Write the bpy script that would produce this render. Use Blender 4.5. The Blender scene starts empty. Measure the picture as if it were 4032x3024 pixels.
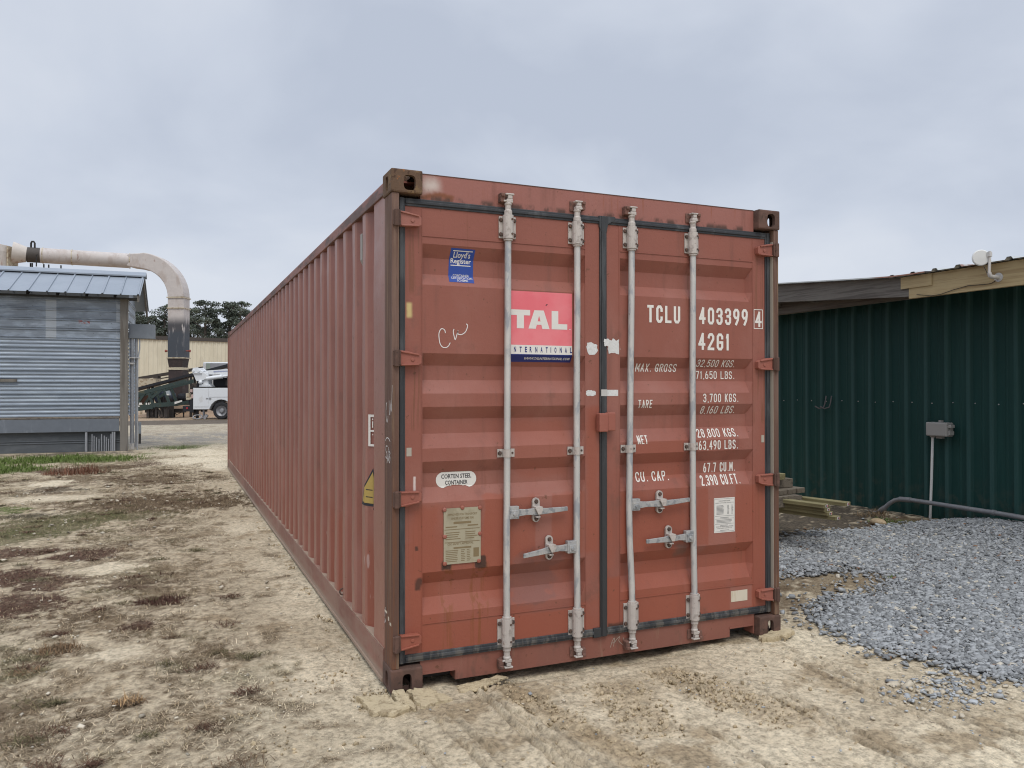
import bpy, bmesh, math, random
import numpy as np
from mathutils import Vector, Matrix
PI = math.pi
SC = bpy.context.scene
COL = SC.collection
random.seed(7)

# ------------------------------------------------------------------ camera, sky, sun, exposure
CX, CY, CZ = -0.9927, -3.7958, 1.4993
YAW, PITCH, ROLL = 0.40746, 0.00646, 0.0007
FPX = 3111.8
cam = bpy.data.cameras.new('camera'); cam.sensor_width = 36.0; cam.lens = 36.0 * FPX / 4032.0
cam.clip_start = 0.05; cam.clip_end = 3000
camo = bpy.data.objects.new('camera', cam); COL.objects.link(camo)
camo.location = (CX, CY, CZ)
camo.rotation_mode = 'XYZ'
camo.rotation_euler = (PI / 2 + PITCH, ROLL, -YAW)
SC.camera = camo

SUN_EL, SUN_AZ = math.radians(58), math.radians(195)      # azimuth clockwise from +y
W = bpy.data.worlds.new('World'); SC.world = W; W.use_nodes = True
wn = W.node_tree; wn.nodes.clear()
def wnode(t, **k):
    n = wn.nodes.new(t)
    for a, b in k.items(): setattr(n, a, b)
    return n
def wmath(op, a, b=None, c=None, clamp=False):
    n = wnode('ShaderNodeMath', operation=op, use_clamp=clamp)
    for i, x in enumerate((a, b, c)):
        if x is None: continue
        if isinstance(x, (int, float)): n.inputs[i].default_value = x
        else: wn.links.new(x, n.inputs[i])
    return n.outputs[0]
sky = wnode('ShaderNodeTexSky', sky_type='NISHITA'); sky.sun_disc = False
sky.sun_elevation = SUN_EL; sky.sun_rotation = SUN_AZ; sky.air_density = 1.0; sky.dust_density = 2.0
tc = wnode('ShaderNodeTexCoord'); sx = wnode('ShaderNodeSeparateXYZ'); wn.links.new(tc.outputs['Generated'], sx.inputs[0])
zc = wmath('MAXIMUM', sx.outputs[2], 0.0)
den = wmath('ADD', zc, 0.42)
cv = wnode('ShaderNodeCombineXYZ')
wn.links.new(wmath('DIVIDE', sx.outputs[0], den), cv.inputs[0]); wn.links.new(wmath('DIVIDE', sx.outputs[1], den), cv.inputs[1])
def wnoise(scale, det, rough, off):
    mp = wnode('ShaderNodeMapping'); mp.inputs['Location'].default_value = off; wn.links.new(cv.outputs[0], mp.inputs[0])
    n = wnode('ShaderNodeTexNoise'); n.inputs['Scale'].default_value = scale; n.inputs['Detail'].default_value = det
    n.inputs['Roughness'].default_value = rough; n.inputs['Distortion'].default_value = 0.25
    wn.links.new(mp.outputs[0], n.inputs['Vector']); return n.outputs[0]
n1 = wnoise(1.05, 4, 0.45, (3.4, 1.2, 0)); n2 = wnoise(2.6, 5, 0.5, (8.3, 4.4, 0))
nn = wmath('ADD', wmath('MULTIPLY', n1, 0.60), wmath('MULTIPLY', n2, 0.40))
cr = wnode('ShaderNodeValToRGB'); wn.links.new(nn, cr.inputs[0])
el = cr.color_ramp.elements
el[0].position = 0.40; el[0].color = (5.25, 5.8, 6.9, 1)
el[1].position = 0.61; el[1].color = (7.45, 7.85, 8.6, 1)
e = el.new(0.5); e.color = (6.25, 6.78, 7.8, 1)
# an overcast sky is brighter overhead (above what the picture shows)
zen = wmath('MULTIPLY_ADD', wmath('SMOOTH_MIN', wmath('MULTIPLY', wmath('MAXIMUM', wmath('SUBTRACT', zc, 0.44), 0.0), 2.2), 1.0, 0.1), 1.05, 1.0)
hm = wnode('ShaderNodeMapRange', interpolation_type='SMOOTHSTEP'); wn.links.new(zc, hm.inputs[0]); hm.inputs[1].default_value = 0.22; hm.inputs[2].default_value = 0.0; hm.inputs[3].default_value = 0.0; hm.inputs[4].default_value = 0.65
hx = wnode('ShaderNodeMix', data_type='RGBA'); wn.links.new(hm.outputs[0], hx.inputs[0]); wn.links.new(cr.outputs[0], hx.inputs[6]); hx.inputs[7].default_value = (6.7, 7.25, 8.3, 1)
vm = wnode('ShaderNodeVectorMath', operation='SCALE'); wn.links.new(hx.outputs[2], vm.inputs[0]); wn.links.new(zen, vm.inputs['Scale'])
mx = wnode('ShaderNodeMix', data_type='RGBA'); mx.inputs['Factor'].default_value = 0.93
wn.links.new(sky.outputs[0], mx.inputs[6]); wn.links.new(vm.outputs[0], mx.inputs[7])
bg = wnode('ShaderNodeBackground'); bg.inputs[1].default_value = 0.1; wn.links.new(mx.outputs[2], bg.inputs[0])
wo = wnode('ShaderNodeOutputWorld'); wn.links.new(bg.outputs[0], wo.inputs[0])

sl = bpy.data.lights.new('sun', 'SUN'); sl.energy = 1.5; sl.angle = math.radians(30); sl.color = (1.0, 0.95, 0.86)
so = bpy.data.objects.new('sun', sl); COL.objects.link(so)
sd = Vector((math.sin(SUN_AZ) * math.cos(SUN_EL), math.cos(SUN_AZ) * math.cos(SUN_EL), math.sin(SUN_EL)))
so.rotation_euler = sd.to_track_quat('Z', 'Y').to_euler(); so.location = sd * 40
SC.view_settings.view_transform = 'Standard'; SC.view_settings.look = 'None'
SC.view_settings.exposure = 0.0; SC.view_settings.gamma = 1.0
SC.render.engine = 'CYCLES'
SC.cycles.use_denoising = True; SC.cycles.filter_width = 1.1; SC.cycles.max_bounces = 6; SC.cycles.diffuse_bounces = 3; SC.cycles.glossy_bounces = 3

# ------------------------------------------------------------------ materials
class G:
    def __init__(s, name):
        s.m = bpy.data.materials.new(name); s.m.use_nodes = True; s.t = s.m.node_tree; s.t.nodes.clear()
        s.out = s.t.nodes.new('ShaderNodeOutputMaterial'); s.b = s.t.nodes.new('ShaderNodeBsdfPrincipled')
        s.t.links.new(s.b.outputs[0], s.out.inputs[0]); s.co = s.t.nodes.new('ShaderNodeTexCoord').outputs['Object']; s.xyz = None
    def lk(s, a, b):
        if isinstance(a, (int, float)): b.default_value = a
        elif isinstance(a, tuple): b.default_value = a if len(a) == 4 or b.type != 'RGBA' else (*a, 1)
        else: s.t.links.new(a, b)
    def math(s, op, a, b=0.0, clamp=False):
        n = s.t.nodes.new('ShaderNodeMath'); n.operation = op; n.use_clamp = clamp; s.lk(a, n.inputs[0]); s.lk(b, n.inputs[1]); return n.outputs[0]
    def noise(s, sc, det=4, rough=0.55, off=(0, 0, 0), dist=0.0):
        mp = s.t.nodes.new('ShaderNodeMapping'); mp.inputs['Location'].default_value = off
        mp.inputs['Scale'].default_value = sc if isinstance(sc, tuple) else (sc, sc, sc); s.t.links.new(s.co, mp.inputs[0])
        n = s.t.nodes.new('ShaderNodeTexNoise'); n.inputs['Scale'].default_value = 1.0; n.inputs['Detail'].default_value = det
        n.inputs['Roughness'].default_value = rough; n.inputs['Distortion'].default_value = dist
        s.t.links.new(mp.outputs[0], n.inputs['Vector']); return n.outputs[0]
    def step(s, v, lo, hi):
        n = s.t.nodes.new('ShaderNodeMapRange'); n.interpolation_type = 'SMOOTHSTEP'; s.lk(v, n.inputs[0])
        n.inputs[1].default_value = lo; n.inputs[2].default_value = hi; return n.outputs[0]
    def attr(s, nm):
        a = s.t.nodes.new('ShaderNodeAttribute'); a.attribute_name = nm; return a
    def ax(s, i):
        if s.xyz is None:
            s.xyz = s.t.nodes.new('ShaderNodeSeparateXYZ'); s.t.links.new(s.co, s.xyz.inputs[0])
        return s.xyz.outputs[i]
    def mix(s, f, a, b, mode='MIX'):
        n = s.t.nodes.new('ShaderNodeMix'); n.data_type = 'RGBA'; n.blend_type = mode; s.lk(f, n.inputs[0]); s.lk(a, n.inputs[6]); s.lk(b, n.inputs[7]); return n.outputs[2]
    def mask(s, k):
        if k[0] == 'n':                     # ('n', scale, lo, hi, detail)
            return s.step(s.noise(k[1], k[4] if len(k) > 4 else 5, 0.6, k[5] if len(k) > 5 else (random.uniform(0, 50),) * 3), k[2], k[3])
        if k[0] == 'ax':                    # ('ax', axis, lo, hi)
            return s.step(s.ax(k[1]), k[2], k[3])
        if k[0] == 'box':                   # ('box', x0, x1, z0, z1, soft, wobble)
            _, x0, x1, z0, z1, so, wb = k
            w = s.math('MULTIPLY', s.math('SUBTRACT', s.noise(11, 3), 0.5), wb)
            x = s.math('ADD', s.ax(0), w); z = s.math('ADD', s.ax(2), w)
            r = s.math('MULTIPLY', s.step(x, x0 - so, x0 + so), s.step(x, x1 + so, x1 - so))
            return s.math('MULTIPLY', r, s.math('MULTIPLY', s.step(z, z0 - so, z0 + so), s.step(z, z1 + so, z1 - so)))
        if k[0] == 'cell':                  # ('cell', (sx, sy, sz), lo, hi): blocky patches
            n = s.t.nodes.new('ShaderNodeVectorMath'); n.operation = 'SNAP'; s.t.links.new(s.co, n.inputs[0]); n.inputs[1].default_value = k[1]
            w = s.t.nodes.new('ShaderNodeTexWhiteNoise'); s.t.links.new(n.outputs[0], w.inputs[0]); return s.step(w.outputs[0], k[2], k[3])
        if k[0] == 'wave':                  # ('wave', axis, freq, lo, hi)
            return s.step(s.math('FRACT', s.math('MULTIPLY', s.ax(k[1]), k[2])), k[3], k[4])

def mat(name, col, layers=(), rough=0.6, metal=0.0, bump=None, spec=0.5, attr=None, var=0.08, vscale=6):
    g = G(name)
    if attr:
        a = g.t.nodes.new('ShaderNodeAttribute'); a.attribute_name = attr; c = a.outputs['Color']
    else:
        c = (*col, 1)
    if var:
        v = g.noise(vscale, 6, 0.65, (random.uniform(0, 30), 3, 5))
        lo = g.math('ADD', g.math('MULTIPLY', v, 4 * var), 1 - 2 * var)
        n = g.t.nodes.new('ShaderNodeVectorMath'); n.operation = 'SCALE'; g.lk(c if not isinstance(c, tuple) else c[:3], n.inputs[0]); g.lk(lo, n.inputs['Scale']); c = n.outputs[0]
    for lc, f, ms in layers:
        fac = f
        for k in ms: fac = g.math('MULTIPLY', fac, g.mask(k))
        c = g.mix(fac, c, (*lc, 1))
    g.lk(c, g.b.inputs['Base Color'])
    g.b.inputs['Metallic'].default_value = metal; g.b.inputs['Specular IOR Level'].default_value = spec
    rv = g.math('ADD', g.math('MULTIPLY', g.noise(vscale * 2.3, 4), 0.24), rough - 0.12); g.lk(rv, g.b.inputs['Roughness'])
    if bump:
        bn = g.t.nodes.new('ShaderNodeBump'); bn.inputs['Distance'].default_value = bump[1]; bn.inputs['Strength'].default_value = 1.0
        g.lk(g.noise(bump[0], 6, 0.65), bn.inputs['Height']); g.t.links.new(bn.outputs[0], g.b.inputs['Normal'])
    return g.m

RUST = (0.13, 0.055, 0.03); RUSTD = (0.045, 0.025, 0.018)
PINK = (0.33, 0.155, 0.125)
def paint(name, base, extra=(), rust=1.0, rough=0.55, spec=0.4, low=0.6):
    return mat(name, base, [
        (PINK, 0.55, [('n', (1.6, 1.6, 1.1), 0.45, 0.7)]),
        ((0.305, 0.088, 0.052), low, [('ax', 2, 1.15, 0.55), ('n', (2.2, 2.2, 1.6), 0.38, 0.52)]),
        ((0.19, 0.075, 0.055), 0.55, [('n', (9, 9, 0.9), 0.55, 0.70)]), ((0.16, 0.075, 0.055), 0.45, [('n', (5, 5, 4), 0.60, 0.70, 6)]),
        *extra,
        (RUST, 0.75 * rust, [('n', 26, 0.66, 0.72, 6)]),
        ((0.18, 0.06, 0.03), 0.45 * rust, [('n', (30, 30, 1.6), 0.66, 0.78, 3)]),
        (RUSTD, 0.7 * rust, [('n', 60, 0.70, 0.75, 4)])], rough=rough, bump=(55, 0.0012), var=0.05, vscale=4, spec=spec)
M = {}
def RUNS(x0, x1):                                            # rust runs below the hinges
    return [((0.17, 0.068, 0.035), 0.6, [('box', x0, x1, z - 0.36, z - 0.03, 0.02, 0.02), ('n', (60, 60, 1.6), 0.50, 0.62, 3)]) for z in (2.346, 1.653, 0.95)]
def RUNS2(x0, x1):                                           # and below the rod brackets
    return [((0.19, 0.075, 0.045), 0.55, [('box', x0, x1, z - 0.30, z, 0.02, 0.02), ('n', (70, 70, 1.6), 0.50, 0.62, 3)]) for z in (2.30, 1.15)]
ORANGE = (0.295, 0.083, 0.049)
M['door_l'] = paint('door_paint', (0.27, 0.094, 0.067), [
    *RUNS(0.085, 0.16), *RUNS2(0.60, 0.67), *RUNS2(1.01, 1.08),
    (ORANGE, 0.75, [('box', 0.10, 0.27, 0.17, 0.90, 0.03, 0.10)]),
    (ORANGE, 0.8, [('box', 0.50, 0.66, 0.40, 0.95, 0.01, 0.08)]),
    (ORANGE, 0.55, [('box', 0.66, 1.09, 0.60, 0.93, 0.012, 0.06)]),
    (ORANGE, 0.8, [('box', 0.66, 1.07, 0.17, 0.30, 0.008, 0.02)]),
    (ORANGE, 0.6, [('box', 0.17, 0.58, 0.17, 0.30, 0.008, 0.02)]),
    (ORANGE, 0.5, [('box', 0.68, 1.0, 1.02, 1.34, 0.03, 0.08)]),
    (ORANGE, 0.7, [('box', 1.11, 1.19, 0.60, 1.40, 0.02, 0.05)]),
    ((0.20, 0.09, 0.075), 0.6, [('box', 0.66, 0.93, 0.36, 0.60, 0.02, 0.25)]),
    (PINK, 0.5, [('box', 0.80, 0.90, 0.62, 0.93, 0.006, 0.02)]),
    ((0.23, 0.075, 0.03), 0.75, [('box', 0.275, 0.335, 0.18, 0.60, 0.012, 0.07), ('n', (45, 45, 1.2), 0.48, 0.60, 2)]),
    ((0.23, 0.075, 0.03), 0.8, [('box', 0.44, 0.53, 0.18, 0.60, 0.012, 0.08), ('n', (45, 45, 1.2), 0.45, 0.58, 2)]),
    (RUSTD, 0.9, [('box', 0.275, 0.325, 0.575, 0.62, 0.008, 0.06)]),
    (RUSTD, 0.9, [('box', 0.455, 0.52, 0.57, 0.64, 0.008, 0.06)]),
    (RUSTD, 0.8, [('box', 0.135, 0.165, 0.49, 0.54, 0.008, 0.05)]),
    (RUSTD, 0.8, [('box', 0.135, 0.150, 0.685, 0.71, 0.004, 0.03)]),
    ((0.62, 0.50, 0.22), 0.85, [('box', 0.092, 0.118, 1.86, 1.935, 0.009, 0.01)]),
    ((0.70, 0.62, 0.58), 0.8, [('box', 0.126, 0.138, 0.99, 1.06, 0.004, 0.01)])])
M['door_r'] = paint('door_paint', (0.27, 0.094, 0.067), [
    *RUNS(2.27, 2.35), *RUNS2(1.36, 1.43), *RUNS2(1.775, 1.845),
    (ORANGE, 0.65, [('box', 1.33, 1.76, 0.17, 0.92, 0.012, 0.05), ('n', 2.0, 0.35, 0.5)]),
    (ORANGE, 0.6, [('box', 2.13, 2.34, 0.17, 0.92, 0.01, 0.04)]),
    (ORANGE, 0.6, [('box', 1.85, 1.97, 0.58, 0.91, 0.006, 0.02)]),
    (PINK, 0.45, [('box', 1.93, 2.13, 0.57, 0.92, 0.006, 0.02)]),
    (PINK, 0.45, [('box', 2.09, 2.25, 0.18, 0.31, 0.006, 0.02)]),
    (ORANGE, 0.85, [('box', 1.238, 1.325, 0.17, 0.45, 0.01, 0.04)]),
    (ORANGE, 0.55, [('box', 1.42, 1.76, 0.98, 1.20, 0.01, 0.03)]),
    ((0.16, 0.09, 0.07), 0.75, [('box', 1.70, 1.78, 0.53, 0.60, 0.02, 0.08)]),
    (RUSTD, 0.8, [('box', 1.245, 1.36, 0.165, 0.19, 0.01, 0.05)])])
M['paint'] = paint('faded_red_paint', (0.27, 0.098, 0.073))
M['paint_side'] = paint('faded_red_side_paint', (0.235, 0.089, 0.066), [
    (ORANGE, 0.55, [('ax', 2, 0.75, 0.6), ('ax', 1, 2.1, 1.6), ('cell', (0.3, 0.278, 0.7), 0.3, 0.5)]),
    ((0.365, 0.195, 0.155), 0.5, [('ax', 0, 0.024, 0.017), ('n', (3, 3, 0.8), 0.15, 0.45)]), ((0.55, 0.43, 0.40), 0.5, [('n', (20, 8, 3), 0.72, 0.76, 3)])], rust=1.0, rough=0.40, spec=0.5, low=0.3)  # chalky outer flats, lightened in the colour to stand in for grazing sky sheen
M['paint_hinge'] = paint('hinge_paint', (0.31, 0.105, 0.075), rust=0.6)
M['paint_header'] = paint('header_paint', (0.31, 0.125, 0.10), [
    ((0.62, 0.55, 0.50), 0.8, [('box', 0.175, 0.26, 2.50, 2.57, 0.035, 0.05)]),
    ((0.20, 0.065, 0.022), 0.85, [('box', 0.17, 0.34, 2.462, 2.492, 0.012, 0.06)]),
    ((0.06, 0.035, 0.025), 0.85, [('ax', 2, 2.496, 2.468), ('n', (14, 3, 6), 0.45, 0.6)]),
    ((0.26, 0.085, 0.04), 0.6, [('ax', 2, 2.47, 2.56), ('n', (28, 3, 1.2), 0.58, 0.68, 2)])])
M['paint_sill'] = paint('sill_paint', (0.235, 0.095, 0.07), [((0.085, 0.06, 0.045), 0.6, [('n', (9, 9, 5), 0.55, 0.7)]), ((0.30, 0.22, 0.15), 0.4, [('n', (14, 3, 2), 0.58, 0.7)])], low=0.15)
M['rail'] = paint('rail_paint', (0.225, 0.10, 0.078), [((0.36, 0.30, 0.23), 0.75, [('ax', 2, 0.07, 0.025)]), ((0.30, 0.20, 0.155), 0.5, [('ax', 2, 0.2, 0.16), ('n', (6, 3, 9), 0.4, 0.6)]), ((0.07, 0.045, 0.035), 0.75, [('ax', 2, 2.47, 2.5), ('n', (7, 3.5, 14), 0.44, 0.58)])], low=0.0)
M['ledge'] = mat('dusty_ledge', (0.33, 0.25, 0.19), [((0.22, 0.10, 0.075), 0.6, [('n', 5, 0.45, 0.6)])], rough=0.9)
M['post'] = mat('rusted_post', (0.115, 0.06, 0.042), [
    ((0.24, 0.16, 0.10), 0.6, [('n', (38, 38, 1.4), 0.52, 0.64)]), ((0.20, 0.125, 0.10), 0.7, [('ax', 2, 1.0, 1.7), ('n', (14, 14, 1.1), 0.4, 0.58)]),
    ((0.17, 0.065, 0.028), 0.8, [('ax', 2, 1.4, 0.3), ('n', (50, 50, 2.2), 0.47, 0.6)]), ((0.055, 0.032, 0.022), 0.75, [('n', (60, 60, 4), 0.63, 0.70)]),
    ((0.50, 0.34, 0.15), 0.5, [('n', (22, 22, 1.1), 0.68, 0.74)])], rough=0.85, bump=((120, 120, 8), 0.0015))
M['cast_rust'] = mat('rusted_casting', (0.125, 0.074, 0.045), [((0.24, 0.155, 0.07), 0.6, [('n', 14, 0.54, 0.66)]), ((0.06, 0.03, 0.018), 0.85, [('n', 30, 0.55, 0.63)]), ((0.35, 0.13, 0.035), 0.7, [('n', 44, 0.62, 0.68)])], rough=0.9, bump=(90, 0.002))
M['cast_brown'] = mat('brown_casting', (0.095, 0.054, 0.041), [((0.15, 0.08, 0.06), 0.7, [('n', 14, 0.48, 0.62)]), ((0.045, 0.028, 0.02), 0.8, [('n', 30, 0.6, 0.68)])], rough=0.9, bump=(90, 0.0015))
M['gasket'] = mat('rubber_gasket', (0.030, 0.033, 0.038), [((0.10, 0.105, 0.11), 0.55, [('n', (14, 14, 3), 0.48, 0.66)]), ((0.20, 0.18, 0.15), 0.5, [('ax', 2, 0.25, 0.12), ('n', (30, 8, 8), 0.45, 0.62)])], rough=0.6, bump=((30, 30, 30), 0.001))
M['gasket_mid'] = mat('rubber_gasket_middle', (0.032, 0.034, 0.037), [((0.075, 0.08, 0.085), 0.6, [('ax', 2, 0.5, 1.5), ('n', (30, 30, 4), 0.45, 0.6)])], rough=0.5)
M['galv'] = mat('galvanised_steel', (0.52, 0.51, 0.49), [((0.30, 0.32, 0.35), 0.75, [('n', (24, 24, 7), 0.5, 0.60)]), ((0.64, 0.60, 0.56), 0.6, [('n', (9, 9, 5), 0.5, 0.66)]), ((0.20, 0.12, 0.08), 0.55, [('n', 40, 0.69, 0.74)])], rough=0.55, metal=0.25, bump=(150, 0.0006))
M['bracket'] = mat('bracket_steel', (0.50, 0.455, 0.42), [((0.30, 0.26, 0.235), 0.7, [('n', 30, 0.52, 0.64)]), ((0.55, 0.50, 0.46), 0.6, [('n', 16, 0.55, 0.66)]), (RUST, 0.7, [('n', 36, 0.66, 0.72)])], rough=0.65, metal=0.15, bump=(120, 0.0008))
M['lever'] = mat('worn_lever_steel', (0.40, 0.40, 0.40), [((0.22, 0.235, 0.255), 0.8, [('n', 30, 0.48, 0.6)]), ((0.55, 0.52, 0.48), 0.6, [('n', 22, 0.55, 0.66)])], rough=0.5, metal=0.3, bump=(120, 0.0006))
M['bolt'] = mat('rusty_bolt', (0.07, 0.05, 0.042), [((0.16, 0.08, 0.05), 0.7, [('n', 80, 0.5, 0.6)])], rough=0.8)
M['keeper'] = mat('rusty_keeper', (0.17, 0.085, 0.065), [((0.08, 0.045, 0.035), 0.8, [('n', 34, 0.5, 0.62)])], rough=0.85, bump=(90, 0.001))
def flat(name, col, **k): return mat(name, col, k.pop('layers', ()), var=k.pop('var', 0.03), **k)
M['white'] = flat('white_lettering', (0.74, 0.71, 0.66), layers=[((0.30, 0.12, 0.09), 0.7, [('n', 70, 0.69, 0.73)])])
M['chalk'] = flat('white_chalk', (0.72, 0.68, 0.66))
M['blue'] = flat('blue_sticker', (0.018, 0.06, 0.30)); M['navy'] = flat('navy_sticker', (0.012, 0.025, 0.16))
M['pinkred'] = flat('faded_red_sticker', (0.74, 0.15, 0.18), layers=[((0.78, 0.25, 0.27), 0.6, [('n', 3, 0.4, 0.65)])])
M['paper'] = flat('white_sticker', (0.70, 0.68, 0.64)); M['ink'] = flat('black_ink', (0.03, 0.03, 0.035)); M['inkgrey'] = flat('grey_ink', (0.20, 0.20, 0.20))
M['plate'] = flat('aluminium_plate', (0.40, 0.36, 0.26), layers=[((0.30, 0.26, 0.18), 0.7, [('n', 12, 0.5, 0.65)])], rough=0.5, metal=0.2)
M['plate_ink'] = flat('plate_print', (0.21, 0.155, 0.08)); M['stain'] = flat('stained_sticker', (0.62, 0.56, 0.45), layers=[((0.45, 0.33, 0.18), 0.6, [('n', (40, 4, 5), 0.5, 0.68)])])
M['yellow'] = flat('yellow_sticker', (0.44, 0.31, 0.085)); M['black'] = flat('black_sticker', (0.02, 0.022, 0.03))
M['vent'] = flat('grey_vent', (0.30, 0.29, 0.27)); M['torn'] = flat('torn_paper', (0.66, 0.66, 0.65), bump=(60, 0.004)); M['tapegrey'] = flat('tape_residue', (0.40, 0.36, 0.30))
M['dark'] = mat('dark_interior', (0.03, 0.028, 0.026), rough=0.9)

# ------------------------------------------------------------------ mesh helpers
class MB:
    def __init__(s): s.v = []; s.f = []; s.m = []
    def add(s, v, f, mi=0):
        o = len(s.v); s.v += [tuple(map(float, p)) for p in v]
        for q in f: s.f.append([i + o for i in q]); s.m.append(mi)
    def box(s, x0, x1, y0, y1, z0, z1, mi=0):
        v = [(x, y, z) for z in (z0, z1) for y in (y0, y1) for x in (x0, x1)]
        s.add(v, [(0, 2, 3, 1), (4, 5, 7, 6), (0, 1, 5, 4), (2, 6, 7, 3), (0, 4, 6, 2), (1, 3, 7, 5)], mi)
    def obox(s, p, q, w, h, mi=0, up=(0, 0, 1)):            # a bar from p to q, w across, h along up
        p, q = Vector(p), Vector(q); d = (q - p).normalized(); a = d.cross(Vector(up)).normalized(); b = a.cross(d)
        v = [c + a * (i * w / 2) + b * (j * h / 2) for c in (p, q) for i, j in ((-1, -1), (1, -1), (1, 1), (-1, 1))]
        s.add(v, [(3, 2, 1, 0), (4, 5, 6, 7), (0, 1, 5, 4), (1, 2, 6, 5), (2, 3, 7, 6), (3, 0, 4, 7)], mi)
    def prism(s, pts, d, mi=0):                              # closed 3D polygon pushed along d
        n = len(pts); d = Vector(d); a = [Vector(p) for p in pts]
        s.add(a + [p + d for p in a], [list(range(n))[::-1], list(range(n, 2 * n))] + [(i, (i + 1) % n, n + (i + 1) % n, n + i) for i in range(n)], mi)
    def tube(s, path, r, n=10, mi=0, caps=True, ph=0.0):      # r: number or list
        path = [Vector(p) for p in path]; k = len(path); rs = r if isinstance(r, (list, tuple)) else [r] * k
        ref = Vector((0, 0, 1)); v = []; a = None
        for i, p in enumerate(path):
            d = (path[min(i + 1, k - 1)] - path[max(i - 1, 0)]).normalized()
            if a is None:
                a = d.cross(ref)
                if a.length < 0.1: a = d.cross(Vector((1, 0, 0)))
            else: a = a - d * a.dot(d)
            a.normalize(); b = d.cross(a)
            for j in range(n):
                t = ph + 2 * PI * j / n; v.append(p + (a * math.cos(t) + b * math.sin(t)) * rs[i])
        f = [(i * n + j, i * n + (j + 1) % n, (i + 1) * n + (j + 1) % n, (i + 1) * n + j) for i in range(k - 1) for j in range(n)]
        if caps: f += [list(range(n))[::-1], list(range((k - 1) * n, k * n))]
        s.add(v, f, mi)
    def lathe(s, c, axis, prof, n=20, mi=0, caps=True):                 # prof: (distance along axis, radius)
        c = Vector(c); ax = Vector(axis).normalized(); a = ax.orthogonal().normalized(); b = ax.cross(a); k = len(prof)
        v = [c + ax * t + (a * math.cos(2 * PI * j / n) + b * math.sin(2 * PI * j / n)) * r for t, r in prof for j in range(n)]
        f = [(i * n + j, i * n + (j + 1) % n, (i + 1) * n + (j + 1) % n, (i + 1) * n + j) for i in range(k - 1) for j in range(n)]
        if caps: f += [list(range(n))[::-1], list(range((k - 1) * n, k * n))]
        s.add(v, f, mi)
    def sphere(s, c, r, mi=0, n=8, sc=(1, 1, 1)):
        v = []; f = []
        for i in range(n + 1):
            t = PI * i / n
            for j in range(n): u = 2 * PI * j / n; v.append((c[0] + r * sc[0] * math.sin(t) * math.cos(u), c[1] + r * sc[1] * math.sin(t) * math.sin(u), c[2] + r * sc[2] * math.cos(t)))
        for i in range(n):
            for j in range(n): f.append((i * n + j, (i + 1) * n + j, (i + 1) * n + (j + 1) % n, i * n + (j + 1) % n))
        s.add(v, f, mi)
    def build(s, name, mats, parent=None, smooth=False, bevel=0.0, seg=2):
        me = bpy.data.meshes.new(name); me.from_pydata(s.v, [], s.f)
        for m in (mats if isinstance(mats, (list, tuple)) else [mats]): me.materials.append(m)
        me.polygons.foreach_set('material_index', s.m)
        bm = bmesh.new(); bm.from_mesh(me); bmesh.ops.recalc_face_normals(bm, faces=bm.faces); bm.to_mesh(me); bm.free()
        if smooth:
            me.polygons.foreach_set('use_smooth', [True] * len(me.polygons)); me.set_sharp_from_angle(angle=math.radians(38))
        o = bpy.data.objects.new(name, me); COL.objects.link(o); o.parent = parent
        if bevel:
            b = o.modifiers.new('edges', 'BEVEL'); b.width = bevel; b.segments = seg; b.limit_method = 'ANGLE'; b.angle_limit = math.radians(40)
        return o
def tag(o, label=None, cat=None, group=None, kind=None):
    for k, v in (('label', label), ('category', cat), ('group', group), ('kind', kind)):
        if v: o[k] = v
    return o
def thing(name, label, cat, loc=(0, 0, 0), rz=0.0, group=None):
    o = bpy.data.objects.new(name, None); COL.objects.link(o); o.empty_display_size = 0.2
    o.location = loc; o.rotation_euler = (0, 0, rz); return tag(o, label, cat, group)
def copy_tree(o, parent=None):
    c = o.copy(); COL.objects.link(c); c.parent = parent
    for ch in list(o.children): copy_tree(ch, c)
    return c

# ------------------------------------------------------------------ lettering
KK = 0.99379
def kx(x): return (x + 0.993) * KK - 0.993                   # measured on the plane y=.07 -> door plane
def kz(z): return 1.5 + (z - 1.5) * KK
DY = 0.046                                                   # the door plane
ZP = [(2.241, 2.175, 2.091, 2.032), (1.683, 1.621, 1.546, 1.477), (1.409, 1.345, 1.270, 1.197), (1.130, 1.067, 0.995, 0.920), (0.567, 0.504, 0.432, 0.352)]
ZP = [tuple(kz(z) for z in q) for q in ZP]
DEPTH = 0.038
PANELS = [(0.1695, 1.106), (1.3235, 2.2640)]
CREASE = sorted(z for q in ZP for z in q)
def door_y(x, z):
    for xl, xr in PANELS:
        if xl < x < xr:
            e = min(1, (x - xl) / 0.004, (xr - x) / 0.028)
            for a, b, c, d in ZP:
                if d < z < a:
                    t = (a - z) / (a - b) if z > b else (1.0 if z > c else (z - d) / (c - d))
                    return DY + DEPTH * min(t, e)
    return DY
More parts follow.
